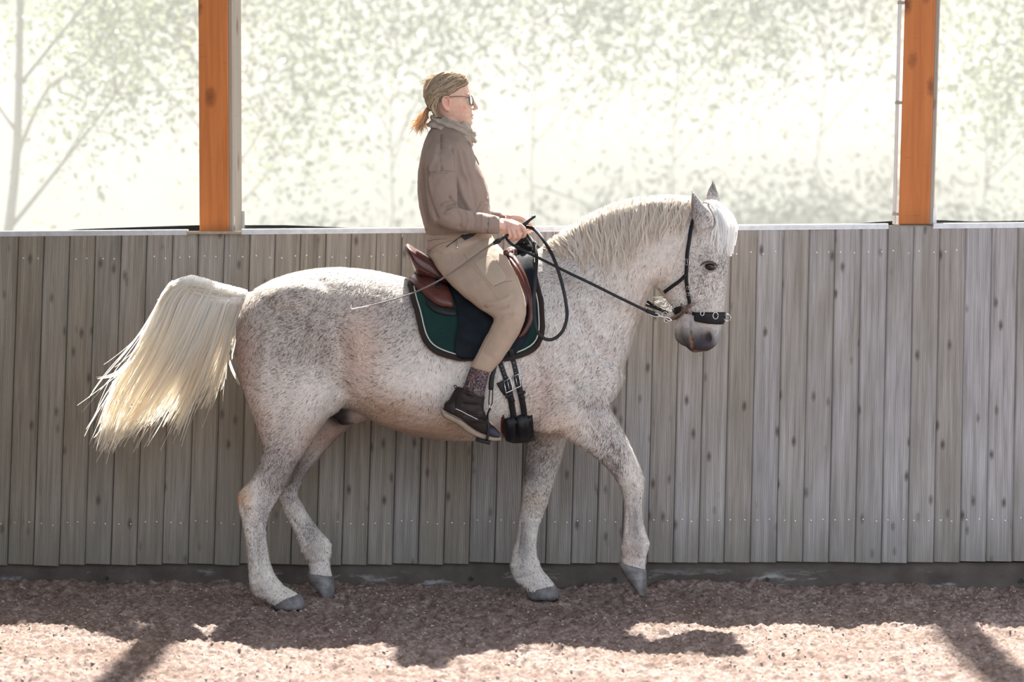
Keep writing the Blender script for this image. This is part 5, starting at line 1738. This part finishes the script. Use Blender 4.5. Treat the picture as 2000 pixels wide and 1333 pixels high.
edge_n = np.vstack([[ncol[0][j][1] for j in range(4, len(ncol[0]))], [ncol[i][-1][1] for i in range(1, nu - 1)], [ncol[-1][j][1] for j in range(4, len(ncol[0]))][::-1]])
mobj('binding', *ribbon(edge, edge_n, .020, .005), MAT['binding'], pad)
mobj('binding', *mirY(ribbon(edge, edge_n, .020, .005)), MAT['binding'], pad)
# the cord runs a little inside the binding
ctr = edge.mean(0)
cordp = []
for k in range(len(edge)):
    a = edge[max(k - 1, 0)]; b = edge[min(k + 1, len(edge) - 1)]
    t = (b - a) / (np.linalg.norm(b - a) + 1e-9); s = np.cross(t, edge_n[k])
    if np.dot(s, ctr - edge[k]) < 0: s = -s
    cordp.append(edge[k] + s * .0155 + edge_n[k] * .003)
cordp = np.array(cordp)
for _ in range(3): cordp[1:-1] = (cordp[:-2] + cordp[1:-1] + cordp[2:]) / 3
mobj('cord', *tube(cordp, .0030, 8), MAT['cord'], pad)
mobj('cord', *mirY(tube(cordp, .0030, 8)), MAT['cord'], pad)
# faint stitched motif on the rear of the cloth
padB = bvh_of(*solid_sheet(Go, Gi))
MAT['motif'] = simple_noise_mat('dark_green_stitching', (.003, .020, .018), (.005, .028, .024), 100, .8, 0)
for mo in ([(860, 652), (868, 645), (880, 640), (872, 652), (862, 655)], [(866, 642), (870, 650), (876, 656)]):
    seam(padB, mo, .0016, MAT['motif'], pad, 'motif', 3, .001)

# ---- saddle
saddle = empty('saddle', P(900, 560, 0))
tag(saddle, 'oxblood and black leather riding saddle with high cantle beneath the rider', 'saddle')
seat = loft_px([(791, 479, 793, 488, .07, 0), (796, 475, 798, 500, .13, 0, 2.6), (806, 480, 806, 520, .158, 0, 2.8), (822, 489, 818, 538, .165, 0, 3), (842, 503, 842, 548, .16, 0, 3), (870, 526, 872, 560, .142, 0, 3),
                (905, 540, 908, 574, .128, 0, 3), (945, 528, 952, 570, .125, 0, 3), (975, 498, 985, 556, .122, 0, 3), (993, 482, 1006, 535, .108, 0, 2.8), (1008, 478, 1018, 512, .080, 0, 2.6), (1016, 482, 1021, 500, .045, 0)], 4, 40)
eV, eF, eE = remesh([seat], .006, 6)
for x, y, d in ((815, 484, .018), (835, 497, .020), (860, 517, .016)):
    push(eV, P(x, y, 0), (.05, .10, .03), d, (.3, 0, -1))
eN = vnormals(eV, eF)
seat_o = mobj('seat', eV, eF, MAT['maroon'], saddle)
eB = bvh_of(eV, eF)
seam(eB, [(797, 490), (812, 512), (835, 530), (865, 545), (885, 553)], .0018, MAT['blackl'], seat_o, 'welt')
comb = bvh_of(*joinm([(hV, hF), solid_sheet(Go, Gi)]))
# cushioned rear panel
def pair(fn):
    a = fn(); me = a.data.copy()
    co = np.empty(len(me.vertices) * 3); me.vertices.foreach_get('co', co); co = co.reshape(-1, 3); co[:, 1] *= -1
    me.vertices.foreach_set('co', co.ravel()); me.flip_normals(); me.update()
    b = bpy.data.objects.new(a.name.split('.')[0], me); col.objects.link(b); b.parent = a.parent; b.location = a.location
    return a
panel_o = catmull([(801, 546), (806, 534), (822, 533), (846, 538), (872, 556), (884, 582), (887, 600), (876, 602), (856, 599), (838, 588), (822, 572), (808, 560), (801, 546)], 4)[:-1]
pair(lambda: patch_on(comb, panel_o, .030, .006, 'cushion_panel', MAT['maroon'], saddle, (1.0, .95, .88, .75, .55, .3, .1)))
under_o = catmull([(832, 582), (850, 602), (876, 606), (890, 604), (892, 616), (872, 617), (848, 610), (832, 595), (832, 582)], 3)[:-1]
pair(lambda: patch_on(comb, under_o, .010, .003, 'panel_edge', MAT['blackl'], saddle))
# big flap, blue-black, reaching under the leg
flap_o = catmull([(852, 545), (872, 556), (886, 580), (894, 606), (894, 640), (889, 668), (889, 690), (900, 700), (925, 703), (960, 702), (995, 698), (1015, 682), (1030, 655), (1040, 620), (1046, 570), (1044, 520), (1036, 492), (1015, 486), (985, 500), (940, 530), (890, 548), (852, 545)], 4)[:-1]
fl_o = pair(lambda: patch_on(comb, flap_o, .006, .012, 'flap', MAT['flap'], saddle, (1.0, .98, .94, .85, .7, .5, .3, .1), 90))
me = fl_o.data
fV2 = np.empty(len(me.vertices) * 3); me.vertices.foreach_get('co', fV2); fV2 = fV2.reshape(-1, 3)
flB = bvh_of(fV2, [tuple(p.vertices) for p in me.polygons])
for st in ([(904, 640), (902, 650), (907, 655), (911, 648), (904, 640)], [(898, 690), (906, 676), (914, 666), (922, 654), (920, 646), (912, 652), (906, 664), (904, 674)], [(900, 672), (910, 676), (918, 684), (918, 694), (910, 690), (905, 680), (896, 676), (895, 668), (902, 668)], [(896, 640), (893, 660), (894, 690)], [(908, 636), (915, 640), (924, 648)]):
    seam(flB, st, .0010, MAT['blackl'], fl_o, 'stitching', 4, .0006)
combf = bvh_of(*joinm([(hV, hF), solid_sheet(Go, Gi), (fV2, [tuple(p.vertices) for p in me.polygons])]))
# knee roll: two long oxblood rolls
def roll(pts, r, name, flat=.8, lift=.006):
    q = []
    for (px, py), rr in zip(catmull(pts, 4), np.interp(np.linspace(0, 1, 4 * (len(pts) - 1) + 1), np.linspace(0, 1, len(r)), r)):
        h = on(combf, px, py, lift) or (P(px, py, -.2), None)
        q.append((h[0], rr))
    return mobj(name, *tube([a for a, b in q], [b for a, b in q], 14), MAT['maroon'], saddle)
pair(lambda: roll([(988, 494), (1005, 510), (1020, 540), (1031, 575), (1036, 605), (1033, 630), (1022, 650), (1012, 660)], [.012, .016, .017, .016, .015, .014, .011, .004], 'knee_roll'))
pair(lambda: roll([(996, 510), (1008, 530), (1018, 555), (1024, 580), (1026, 600)], [.006, .014, .016, .014, .006], 'knee_roll', .8, .016))
pom = loft_px([(1000, 480, 1012, 525, .085, 0), (1020, 472, 1030, 520, .090, 0, 2.6), (1036, 474, 1043, 510, .080, 0, 2.6), (1046, 484, 1048, 502, .05, 0)], 4, 28)
MAT['matt_black'] = leather('matt_black_leather', (.006, .006, .007), (.012, .012, .013), .8, spec=.05)
mobj('pommel', *pom, MAT['matt_black'], saddle)
strap_p = [P(x, y, yy) for x, y, yy in ((1010, 480, -.04), (1020, 470, -.05), (1024, 466, -.05), (1032, 480, -.06), (1038, 492, -.08))]
mobj('pommel_strap', *ribbon(strap_p, [(0, -1, .2)] * 5, .020, .004, 4), MAT['blackl'], saddle)
def ring3(c, r, tr, n=(0, -1, 0), up=(0, 0, 1), sx=1.0, a0=0, a1=2 * math.pi):
    n = np.asarray(n, float); n /= np.linalg.norm(n); u = np.cross(np.asarray(up, float), n); u /= np.linalg.norm(u); v = np.cross(n, u)
    t = np.linspace(a0, a1, 25)
    return tube([np.asarray(c) + r * (math.cos(a) * u * sx + math.sin(a) * v) for a in t], tr, 8)
mobj('dee_ring', *ring3(P(996, 492, -.115), .017, .0022, (-.1, -1, .3)), MAT['steel'], saddle)
mobj('dee_ring', *mirY(ring3(P(996, 492, -.115), .017, .0022, (-.1, -1, .3))), MAT['steel'], saddle)
mobj('ring_tab', *tube([P(997, 500, -.125), P(1002, 510, -.145)], [.006, .009], 10, 3), MAT['maroon'], saddle)
mobj('stud', *ellipsoid(P(1004, 505, -.155), .003, .003, .003, 8, 6), MAT['steel'], saddle)
bb_o = np.array([(846, 549), (856, 549), (857, 572), (852, 578), (848, 572)])
mobj('panel_strap', *ribbon([on(comb, x, y, .036)[0] for x, y in ((851, 548), (852, 560), (853, 575))], [on(comb, x, y)[1] for x, y in ((851, 548), (852, 560), (853, 575))], .018, .004, 3), MAT['blackl'], saddle)
ringp = [P(1043, 482, -.10), on_or(combf, 1046, 500, .02, -.14)[0], on_or(combf, 1047, 520, .02, -.16)[0]]
mobj('tie_strap', *ribbon(ringp, [(.2, -1, .2)] * 3, .012, .004, 3), MAT['blackl'], saddle)
mobj('tie_ring', *ring3(ringp[0] + (.004, -.006, .012), .010, .0018, (.6, -.8, 0)), MAT['steel'], saddle)

# ---- girth with its two buckled straps
girth = empty('girth', P(1008, 780, -.3))
tag(girth, 'black leather girth with two buckled straps below the saddle cloth', 'girth')
def strap(B, pts, width, thick, off, mat, parent, name='strap', sub=4):
    c = catmull(pts, sub)
    q = [on(B, x, y, off) for x, y in c]
    q = [k for k in q if k]
    return mobj(name, *ribbon([k[0] for k in q], [k[1] for k in q], width, thick), mat, parent)
strap(combf, [(970, 690), (978, 712), (989, 744)], .021, .004, .004, MAT['blackl'], girth)
strap(combf, [(996, 680), (1003, 708), (1010, 738)], .021, .004, .004, MAT['blackl'], girth)
strap(hB, [(988, 740), (994, 765), (999, 790), (1004, 820)], .026, .006, .006, MAT['blackl'], girth)
strap(hB, [(1008, 732), (1014, 760), (1020, 785), (1025, 818)], .026, .006, .006, MAT['blackl'], girth)
strap(hB, [(993, 752), (998, 775), (1001, 783)], .020, .004, .013, MAT['blackl'], girth, 'strap_end')
strap(hB, [(1012, 742), (1017, 768), (1021, 778)], .020, .004, .013, MAT['blackl'], girth, 'strap_end')
strap(hB, [(976, 746), (982, 758), (990, 768)], .032, .006, .002, MAT['blackl'], girth, 'buckle_guard')
for bx, by in (((983, 744), (996, 738)), ((999, 736), (1012, 731))):
    a = on(hB, *bx[:2], .014)[0]; b = on(hB, *by[:2], .014)[0]
    d = np.array([.010, 0, -.052])
    bk = mobj('buckle', *tube([a, b, b + d * .6, b + d, a + d, a + d * .6, a], .0020, 8), MAT['steel'], girth)
    mobj('buckle_tongue', *tube([(a + b) / 2, (a + b) / 2 + d * .8 + (0, -.004, 0)], .0014, 6), MAT['steel'], bk)
for bx in ((992, 772), (1017, 766)):
    strap(hB, [(bx[0] - 7, bx[1] + 2), (bx[0], bx[1]), (bx[0] + 8, bx[1] - 2)], .014, .005, .016, MAT['blackl'], girth, 'keeper')
for r_, (x0, y0, x1, y1) in enumerate(((979, 716, 986, 736), (1001, 700, 1007, 728))):
    for k in range(4):
        h = on(combf, x0 + (x1 - x0) * k / 3, y0 + (y1 - y0) * k / 3, .0085)
        mobj('eyelet', *ellipsoid(h[0], .0018, .0012, .0018, 8, 5), MAT['steel'], girth)
# broad padded lower part passing under the chest
Xc = P(1010, 840, -.2)[0]; zc = 1.08
torB = bvh_of(*torso)
Gout, Gin = [], []
for w in np.linspace(-.062, .058, 9):
    ro, ri = [], []
    for ang in np.radians(np.linspace(136, 224, 42)):
        d = Vector((0, -math.sin(ang), math.cos(ang)))
        tilt = .10 * (math.cos(ang) + .5)
        o = Vector((Xc + w + (-tilt * .4), 0, zc)) + d * 1.0
        # aim at the barrel from outside, below the elbow line
        h = torB.ray_cast(o, -d)
        if h[0] is None: h = (o - d * .65, d)
        e = .026 * (1 - (abs(w) / .07) ** 4)
        ro.append(np.array(h[0]) + np.array(d) * (e + .006)); ri.append(np.array(h[0]) + np.array(d) * .001)
    Gout.append(ro); Gin.append(ri)
mobj('girth_pad', *solid_sheet(np.array(Gout), np.array(Gin)), MAT['blackl'], girth)
girB = bvh_of(*joinm([(hV, hF), solid_sheet(np.array(Gout), np.array(Gin))]))
gl_o = catmull([(979, 815), (984, 810), (987, 830), (988, 850), (983, 852), (978, 838), (979, 815)], 3)[:-1]
patch_on(girB, gl_o, .006, .004, 'brown_edge', MAT['maroon'], girth)
patch_on(girB, catmull([(988, 822), (1004, 818), (1006, 850), (998, 860), (988, 852), (988, 822)], 3)[:-1], .010, .010, 'strap_cover', MAT['blackl'], girth)
patch_on(girB, catmull([(1010, 816), (1028, 812), (1034, 846), (1022, 856), (1012, 850), (1010, 816)], 3)[:-1], .010, .010, 'strap_cover', MAT['blackl'], girth)

# ---- stirrups
def stirrup(fy, label):
    st = empty('stirrup', P(955, 780, -.36) if fy == 1 else P(955, 780, -.36) * (1, -1, 1))
    tag(st, label, 'stirrup')
    f = (lambda vf: vf) if fy == 1 else mirY
    Y0 = -.345
    mobj('stirrup_leather', *f(ribbon([P(x, y, yy) for x, y, yy in ((975, 690, -.30), (967, 715, -.335), (961, 740, Y0), (958, 762, Y0))], [(0, -1, 0)] * 4, .018, .004, 4)), MAT['blackl'], st)
    mobj('leather_keeper', *f(loft_px([(967, 718, 963, 722, .009, Y0 - .004), (967, 730, 957, 734, .011, Y0 - .004, 3), (965, 745, 954.5, 747, .011, Y0 - .004, 3), (964, 760, 954, 759, .011, Y0 - .004, 3), (963, 761, 955, 760, .009, Y0 - .004)], 2, 16)), MAT['blackl'], st)
    link = [P(x, y, Y0) for x, y in ((957, 760), (955.5, 775), (955, 790), (958, 793), (961, 788), (962, 775), (962.5, 760))]
    mobj('hanger_strap', *f(tube(link, .0024, 8, 3)), MAT['blackl'], st)
    top = P(957, 793, Y0)
    mobj('link_ring', *f(ring3(P(958, 795, Y0), .009, .0022, (.8, -.6, 0), (0, 0, 1), .8)), MAT['steel'], st)
    n0, n1 = -.352 - .060, -.352 + .060
    iron = [P(957, 799, -.352), P(953, 808, -.352 - .030), P(952, 820, n0), P(954, 838, n0 - .003), P(951, 860, n0)]
    mobj('iron', *f(tube(iron, [.004, .004, .0055, .0065, .006], 10, 4)), MAT['blackl'], st)
    iron2 = [P(957, 799, -.352), P(953, 808, -.352 + .030), P(952, 820, n1), P(954, 838, n1 + .003), P(951, 860, n1)]
    mobj('iron', *f(tube(iron2, [.004, .004, .0055, .0065, .006], 10, 4)), MAT['blackl'], st)
    mobj('iron_eye', *f(tube([P(958, 798, Y0), P(953, 806, -.37), P(953, 820, n0 + .002)], [.003, .0034, .0034], 8, 4)), MAT['steel'], st)
    V, F = box(0, 0, 0, .066, .128, .014, .003)
    Rm = np.array(Matrix.Rotation(math.radians(14), 3, 'Y'))
    mobj('tread', *f((V @ Rm.T + P(943.5, 860.5, -.352), F)), MAT['blackl'], st)
stirrup(1, 'black stirrup under the near boot of the rider')

# ---- bridle (bitless, with bronze star plates)
bridle = empty('bridle', hl(1345, 560, 0))
tag(bridle, 'black bitless bridle with bronze star plate on the horse head', 'bridle')
def mir_head(VF):
    V, F = VF
    V = np.array(V); h0 = hl(1350, 450, 0)
    l = (V - h0) @ LAT
    return V - 2 * l[:, None] * LAT[None], [tuple(reversed(f)) for f in F]
def hstrap(pts, width, thick, name, off=.002, sub=4, mat=None, both_sides=True, parent=None):
    c = catmull(pts, sub); q = [on(hB, x, y, off) for x, y in c]; q = [k for k in q if k]
    VF = ribbon([k[0] for k in q], [k[1] for k in q], width, thick)
    o = mobj(name, *VF, mat or MAT['blackl'], parent or bridle)
    if both_sides: mobj(name, *mir_head(VF), mat or MAT['blackl'], parent or bridle)
    return o
hstrap([(1355, 430), (1351, 446), (1347, 470), (1343, 495), (1342, 518), (1341, 545), (1344, 570), (1347, 585), (1348, 597)], .0165, .0045, 'cheekpiece', .004)
hstrap([(1341, 536), (1330, 547), (1315, 558), (1299, 570)], .0155, .0045, 'throat_strap', .004)
# crown piece over the poll, behind the ears
pollB = bvh_of(*joinm([head, neck]))
cpts, cn = [], []
a0 = on(hB, 1354, 426)[0]; a1 = a0 - 2 * ((a0 - hl(1350, 450, 0)) @ LAT) * LAT
for f in np.linspace(0, 1, 17):
    p = a0 * (1 - f) + a1 * f
    d = Vector((.12, 0, 1)).normalized() * math.sin(math.pi * f) + Vector(tuple((a0 - a1) / np.linalg.norm(a0 - a1))) * math.cos(math.pi * f)
    c = Vector(tuple((a0 + a1) / 2)); h = pollB.ray_cast(c + d * .5, -d)
    if h[0] is not None:
        cpts.append(np.array(h[0]) + np.array(d) * .004); cn.append(np.array(d))
mobj('crown_piece', *ribbon(cpts, cn, .020, .005), MAT['blackl'], bridle)
hstrap([(1353, 612), (1362, 614), (1370, 615)], .016, .005, 'nose_strap', .004)
# broad padded noseband wrapping the front of the nose
NG, NGi = [], []
ctrN = hl(1370, 620, 0)
ax_f = np.array([math.cos(HYAW), -math.sin(HYAW), 0])
for w in np.linspace(-1, 1, 7):
    ro, ri = [], []
    for a in np.radians(np.linspace(-98, 98, 36)):
        d = ax_f * math.cos(a) + LAT * math.sin(a)
        k = 1 - .28 * (abs(a) / 1.7) ** 2
        o_ = ctrN + np.array([0, 0, -w * .027 * k - .006 * math.cos(a) + .004])
        h = hB.ray_cast(Vector(o_ + d * .4), Vector(-d))
        p = np.array(h[0]) if h[0] is not None else o_ + d * .06
        ro.append(p + d * (.012 - .004 * abs(w) ** 3)); ri.append(p + d * .001)
    NG.append(ro); NGi.append(ri)
nb_o = mobj('noseband', *solid_sheet(np.array(NG), np.array(NGi)), MAT['blackl'], bridle)
hstrap([(1345, 607), (1335, 604), (1324, 606), (1315, 611), (1309, 616)], [.030] * 17, .007, 'chin_pad', .004)
hstrap([(1333, 606), (1322, 609), (1311, 616)], .013, .004, 'chin_strap', .012)
tail_strap = [hl(x, y, -.035) for x, y in ((1311, 613), (1300, 607), (1285, 599), (1269, 588))]
mobj('strap_tail', *ribbon(tail_strap, [(-.2, -1, .1)] * 4, .013, .004, 4), MAT['blackl'], bridle)
for k in range(3):
    c = tail_strap[1] + (tail_strap[3] - tail_strap[1]) * (k * .25)
    mobj('eyelet', *ellipsoid(c + np.array([0, -.004, 0]), .0022, .0015, .0016, 8, 5), MAT['steel'], bridle)
star = catmull([(1331, 592), (1339, 597), (1347, 594), (1354, 591), (1354, 595), (1349, 603), (1352, 611), (1349, 613), (1342, 610), (1336, 614), (1326, 622), (1316, 628), (1312, 626), (1321, 620), (1330, 611), (1333, 603), (1331, 592)], 3)[:-1]
sq = resample(np.vstack([star, star[:1]]), 65)[:-1]
low, high = [], []
for q in sq:
    h = on(hB, q[0], q[1]); p = h[0] if h else hl(q[0], q[1], -.06)
    d = on(hB, 1342, 604)[1]
    low.append(p + d * .010); high.append(p + d * .016)
cst = on(hB, 1342, 604)[0]
inner = [p * .55 + (cst + d * .017) * .45 for p in high]
VF = rings_mesh(np.array([low, high, inner]))
mobj('star_plate', *VF, MAT['bronze'], bridle); mobj('star_plate', *mir_head(VF), MAT['bronze'], bridle)
bit_c = hl(1312, 625, -.062) + np.array([0, -.008, 0])
RG = ring3(bit_c, .0105, .0020, (0, -1, .1)); mobj('rein_ring', *RG, MAT['steel'], bridle); mobj('rein_ring', *mir_head(RG), MAT['steel'], bridle)
RG = ring3(hl(1308, 615, -.055), .012, .0020, (-.3, -1, .1)); mobj('chin_ring', *RG, MAT['steel'], bridle)
def buckle(px, py, w, h, ang=0, off=.010, name='buckle'):
    k = on_or(hB, px, py, off, hl(px, py, -.06)[1])
    c, n = k; u = np.array([math.cos(ang), 0, math.sin(ang)]); u -= n * (u @ n); u /= np.linalg.norm(u); v = np.cross(n, u)
    pts = [c + u * a * w + v * b * h for a, b in ((-1, -1), (1, -1), (1, 1), (-1, 1), (-1, -1))]
    b_ = mobj(name, *tube(pts, .0016, 6), MAT['steel'], bridle)
    mobj('tongue', *tube([c + u * 0 - v * h, c + v * h + n * .002], .0012, 6), MAT['steel'], b_)
buckle(1344, 512, .010, .013); buckle(1346, 562, .010, .006); buckle(1347, 574, .010, .006); buckle(1316, 606, .007, .012, .5, .014)
nbB = bvh_of(*joinm([(hV, hF), solid_sheet(np.array(NG), np.array(NGi))]))
def dring(px, py, r):
    h = on(nbB, px, py, .004)
    mobj('dee_ring', *ring3(h[0], r, .0017, h[1], (0, 0, 1), .8), MAT['steel'], bridle)
dring(1397, 617, .0145); dring(1372, 613, .010)
fr = nbB.ray_cast(Vector(ctrN + ax_f * .4), Vector(-ax_f))
mobj('dee_ring', *ring3(np.array(fr[0]) + ax_f * .012, .0155, .0017, LAT, (0, 0, 1)), MAT['steel'], bridle)

# ---- reins
rein_root = empty('reins', P(1060, 520, -.2))
tag(rein_root, 'black leather reins from the rider hands to the bridle with a hanging loop', 'reins')
def rein(pts, w, name, thick=.0035):
    p3 = [P(x, y, yy) for x, y, yy in pts]
    c = catmull(p3, 6)
    n = [(.05, -1, .15)] * len(c)
    return mobj(name, *ribbon(c, n, w, thick), MAT['blackl'], rein_root)
hy = -.215
rein([(1000, 455, -.165), (989, 461, -.172), (992, 470, -.18), (1003, 480, -.185), (1025, 491, -.195), (1060, 508, -.205), (1110, 533, -.215), (1160, 557, -.21), (1210, 582, -.19), (1245, 599, -.165), (1268, 610, -.14)], .0125, 'rein_strap')
far = [(1018, 447, .11), (1030, 462, .13), (1060, 490, .19), (1120, 525, .225), (1200, 565, .21), (1260, 595, .16), (1300, 608, .10)]
rein(far, .0125, 'rein_strap')
rein([(1018, 447, -.13), (1032, 444, -.13), (1046, 451, -.17), (1062, 470, -.23), (1080, 502, -.28), (1095, 545, -.31), (1105, 590, -.325), (1107, 622, -.335), (1098, 648, -.345), (1082, 662, -.35), (1066, 663, -.35), (1052, 652, -.345), (1045, 630, -.34), (1043, 590, -.32), (1046, 540, -.29), (1048, 500, -.24), (1042, 476, -.19), (1032, 462, -.15), (1022, 456, -.14)], .0145, 'rein_loop')
# leather end, buckle and snap hook on the near rein
e0 = P(1262, 607, -.145); e1 = P(1284, 616, -.135)
mobj('rein_end', *ribbon([e0, (e0 + e1) / 2, e1], [(.05, -1, .15)] * 3, .017, .007, 3), MAT['blackl'], rein_root)
lo = np.array([P(1268, 613, -.142), P(1273, 617, -.142), P(1284, 619, -.142), P(1288, 617, -.142), P(1284, 613, -.142), P(1273, 611, -.142), P(1268, 613, -.142)])
mobj('rein_buckle', *tube(lo, .0020, 8, 3), MAT['steel'], rein_root)
hk = [P(1287, 617, -.135), P(1293, 619, -.133), P(1297, 620, -.132), P(1301, 620, -.13), P(1307, 622, -.128), P(1311, 626, -.126), P(1306, 627, -.127), P(1300, 624, -.13)]
mobj('snap_hook', *tube(hk, [.0028, .004, .0025, .004, .003, .003, .0028, .0018], 8, 4), MAT['steel'], rein_root)

# ---- riding whip
whip = empty('riding_whip', P(1010, 450, -.17))
tag(whip, 'long thin riding whip with black handle held across the rider thigh', 'whip')
wp = [(1044, 423, -.115), (1034, 430, -.128), (1024, 438, -.140), (1010, 448, -.158), (996, 457, -.178), (985, 464, -.20), (976, 469, -.225)]
c = [P(*q) for q in wp]
mobj('handle', *tube(c, [.0062, .0075, .0110, .0070, .0062, .0062, .0070], 10, 5), MAT['blackl'], whip)
mobj('cap', *tube([P(1044.5, 422.5, -.114), P(1038, 427, -.122)], [.0072, .0068], 10, 2), MAT['blackl'], whip)
mobj('knob', *tube([P(978, 468, -.22), P(973, 471, -.236), P(967, 474, -.252), P(962, 477, -.262)], [.0075, .0115, .0090, .0052], 10, 4), MAT['blackl'], whip)
MAT['shaft'] = simple_noise_mat('braided_whip_shaft', (.10, .075, .06), (.17, .13, .11), 200, .5, .3, 400)
sh = [(963, 476, -.262), (930, 499, -.335), (895, 524, -.385), (860, 547, -.405), (820, 567, -.415), (780, 582, -.42), (740, 593, -.425), (710, 600, -.43), (690, 603.5, -.43)]
mobj('shaft', *tube([P(*q) for q in sh], [.0048, .0044, .0040, .0036, .0032, .0029, .0026, .0023, .0021], 8, 6), MAT['shaft'], whip)
MAT['lash'] = simple_noise_mat('pale_lash', (.62, .56, .50), (.70, .64, .58), 200, .8, 0)
mobj('lash', *tube([P(720, 598, -.431), P(700, 602, -.432), P(688, 604, -.432), P(685, 601, -.432), P(686, 596, -.432)], [.0026, .0028, .0032, .0026, .0016], 8, 4), MAT['lash'], whip)
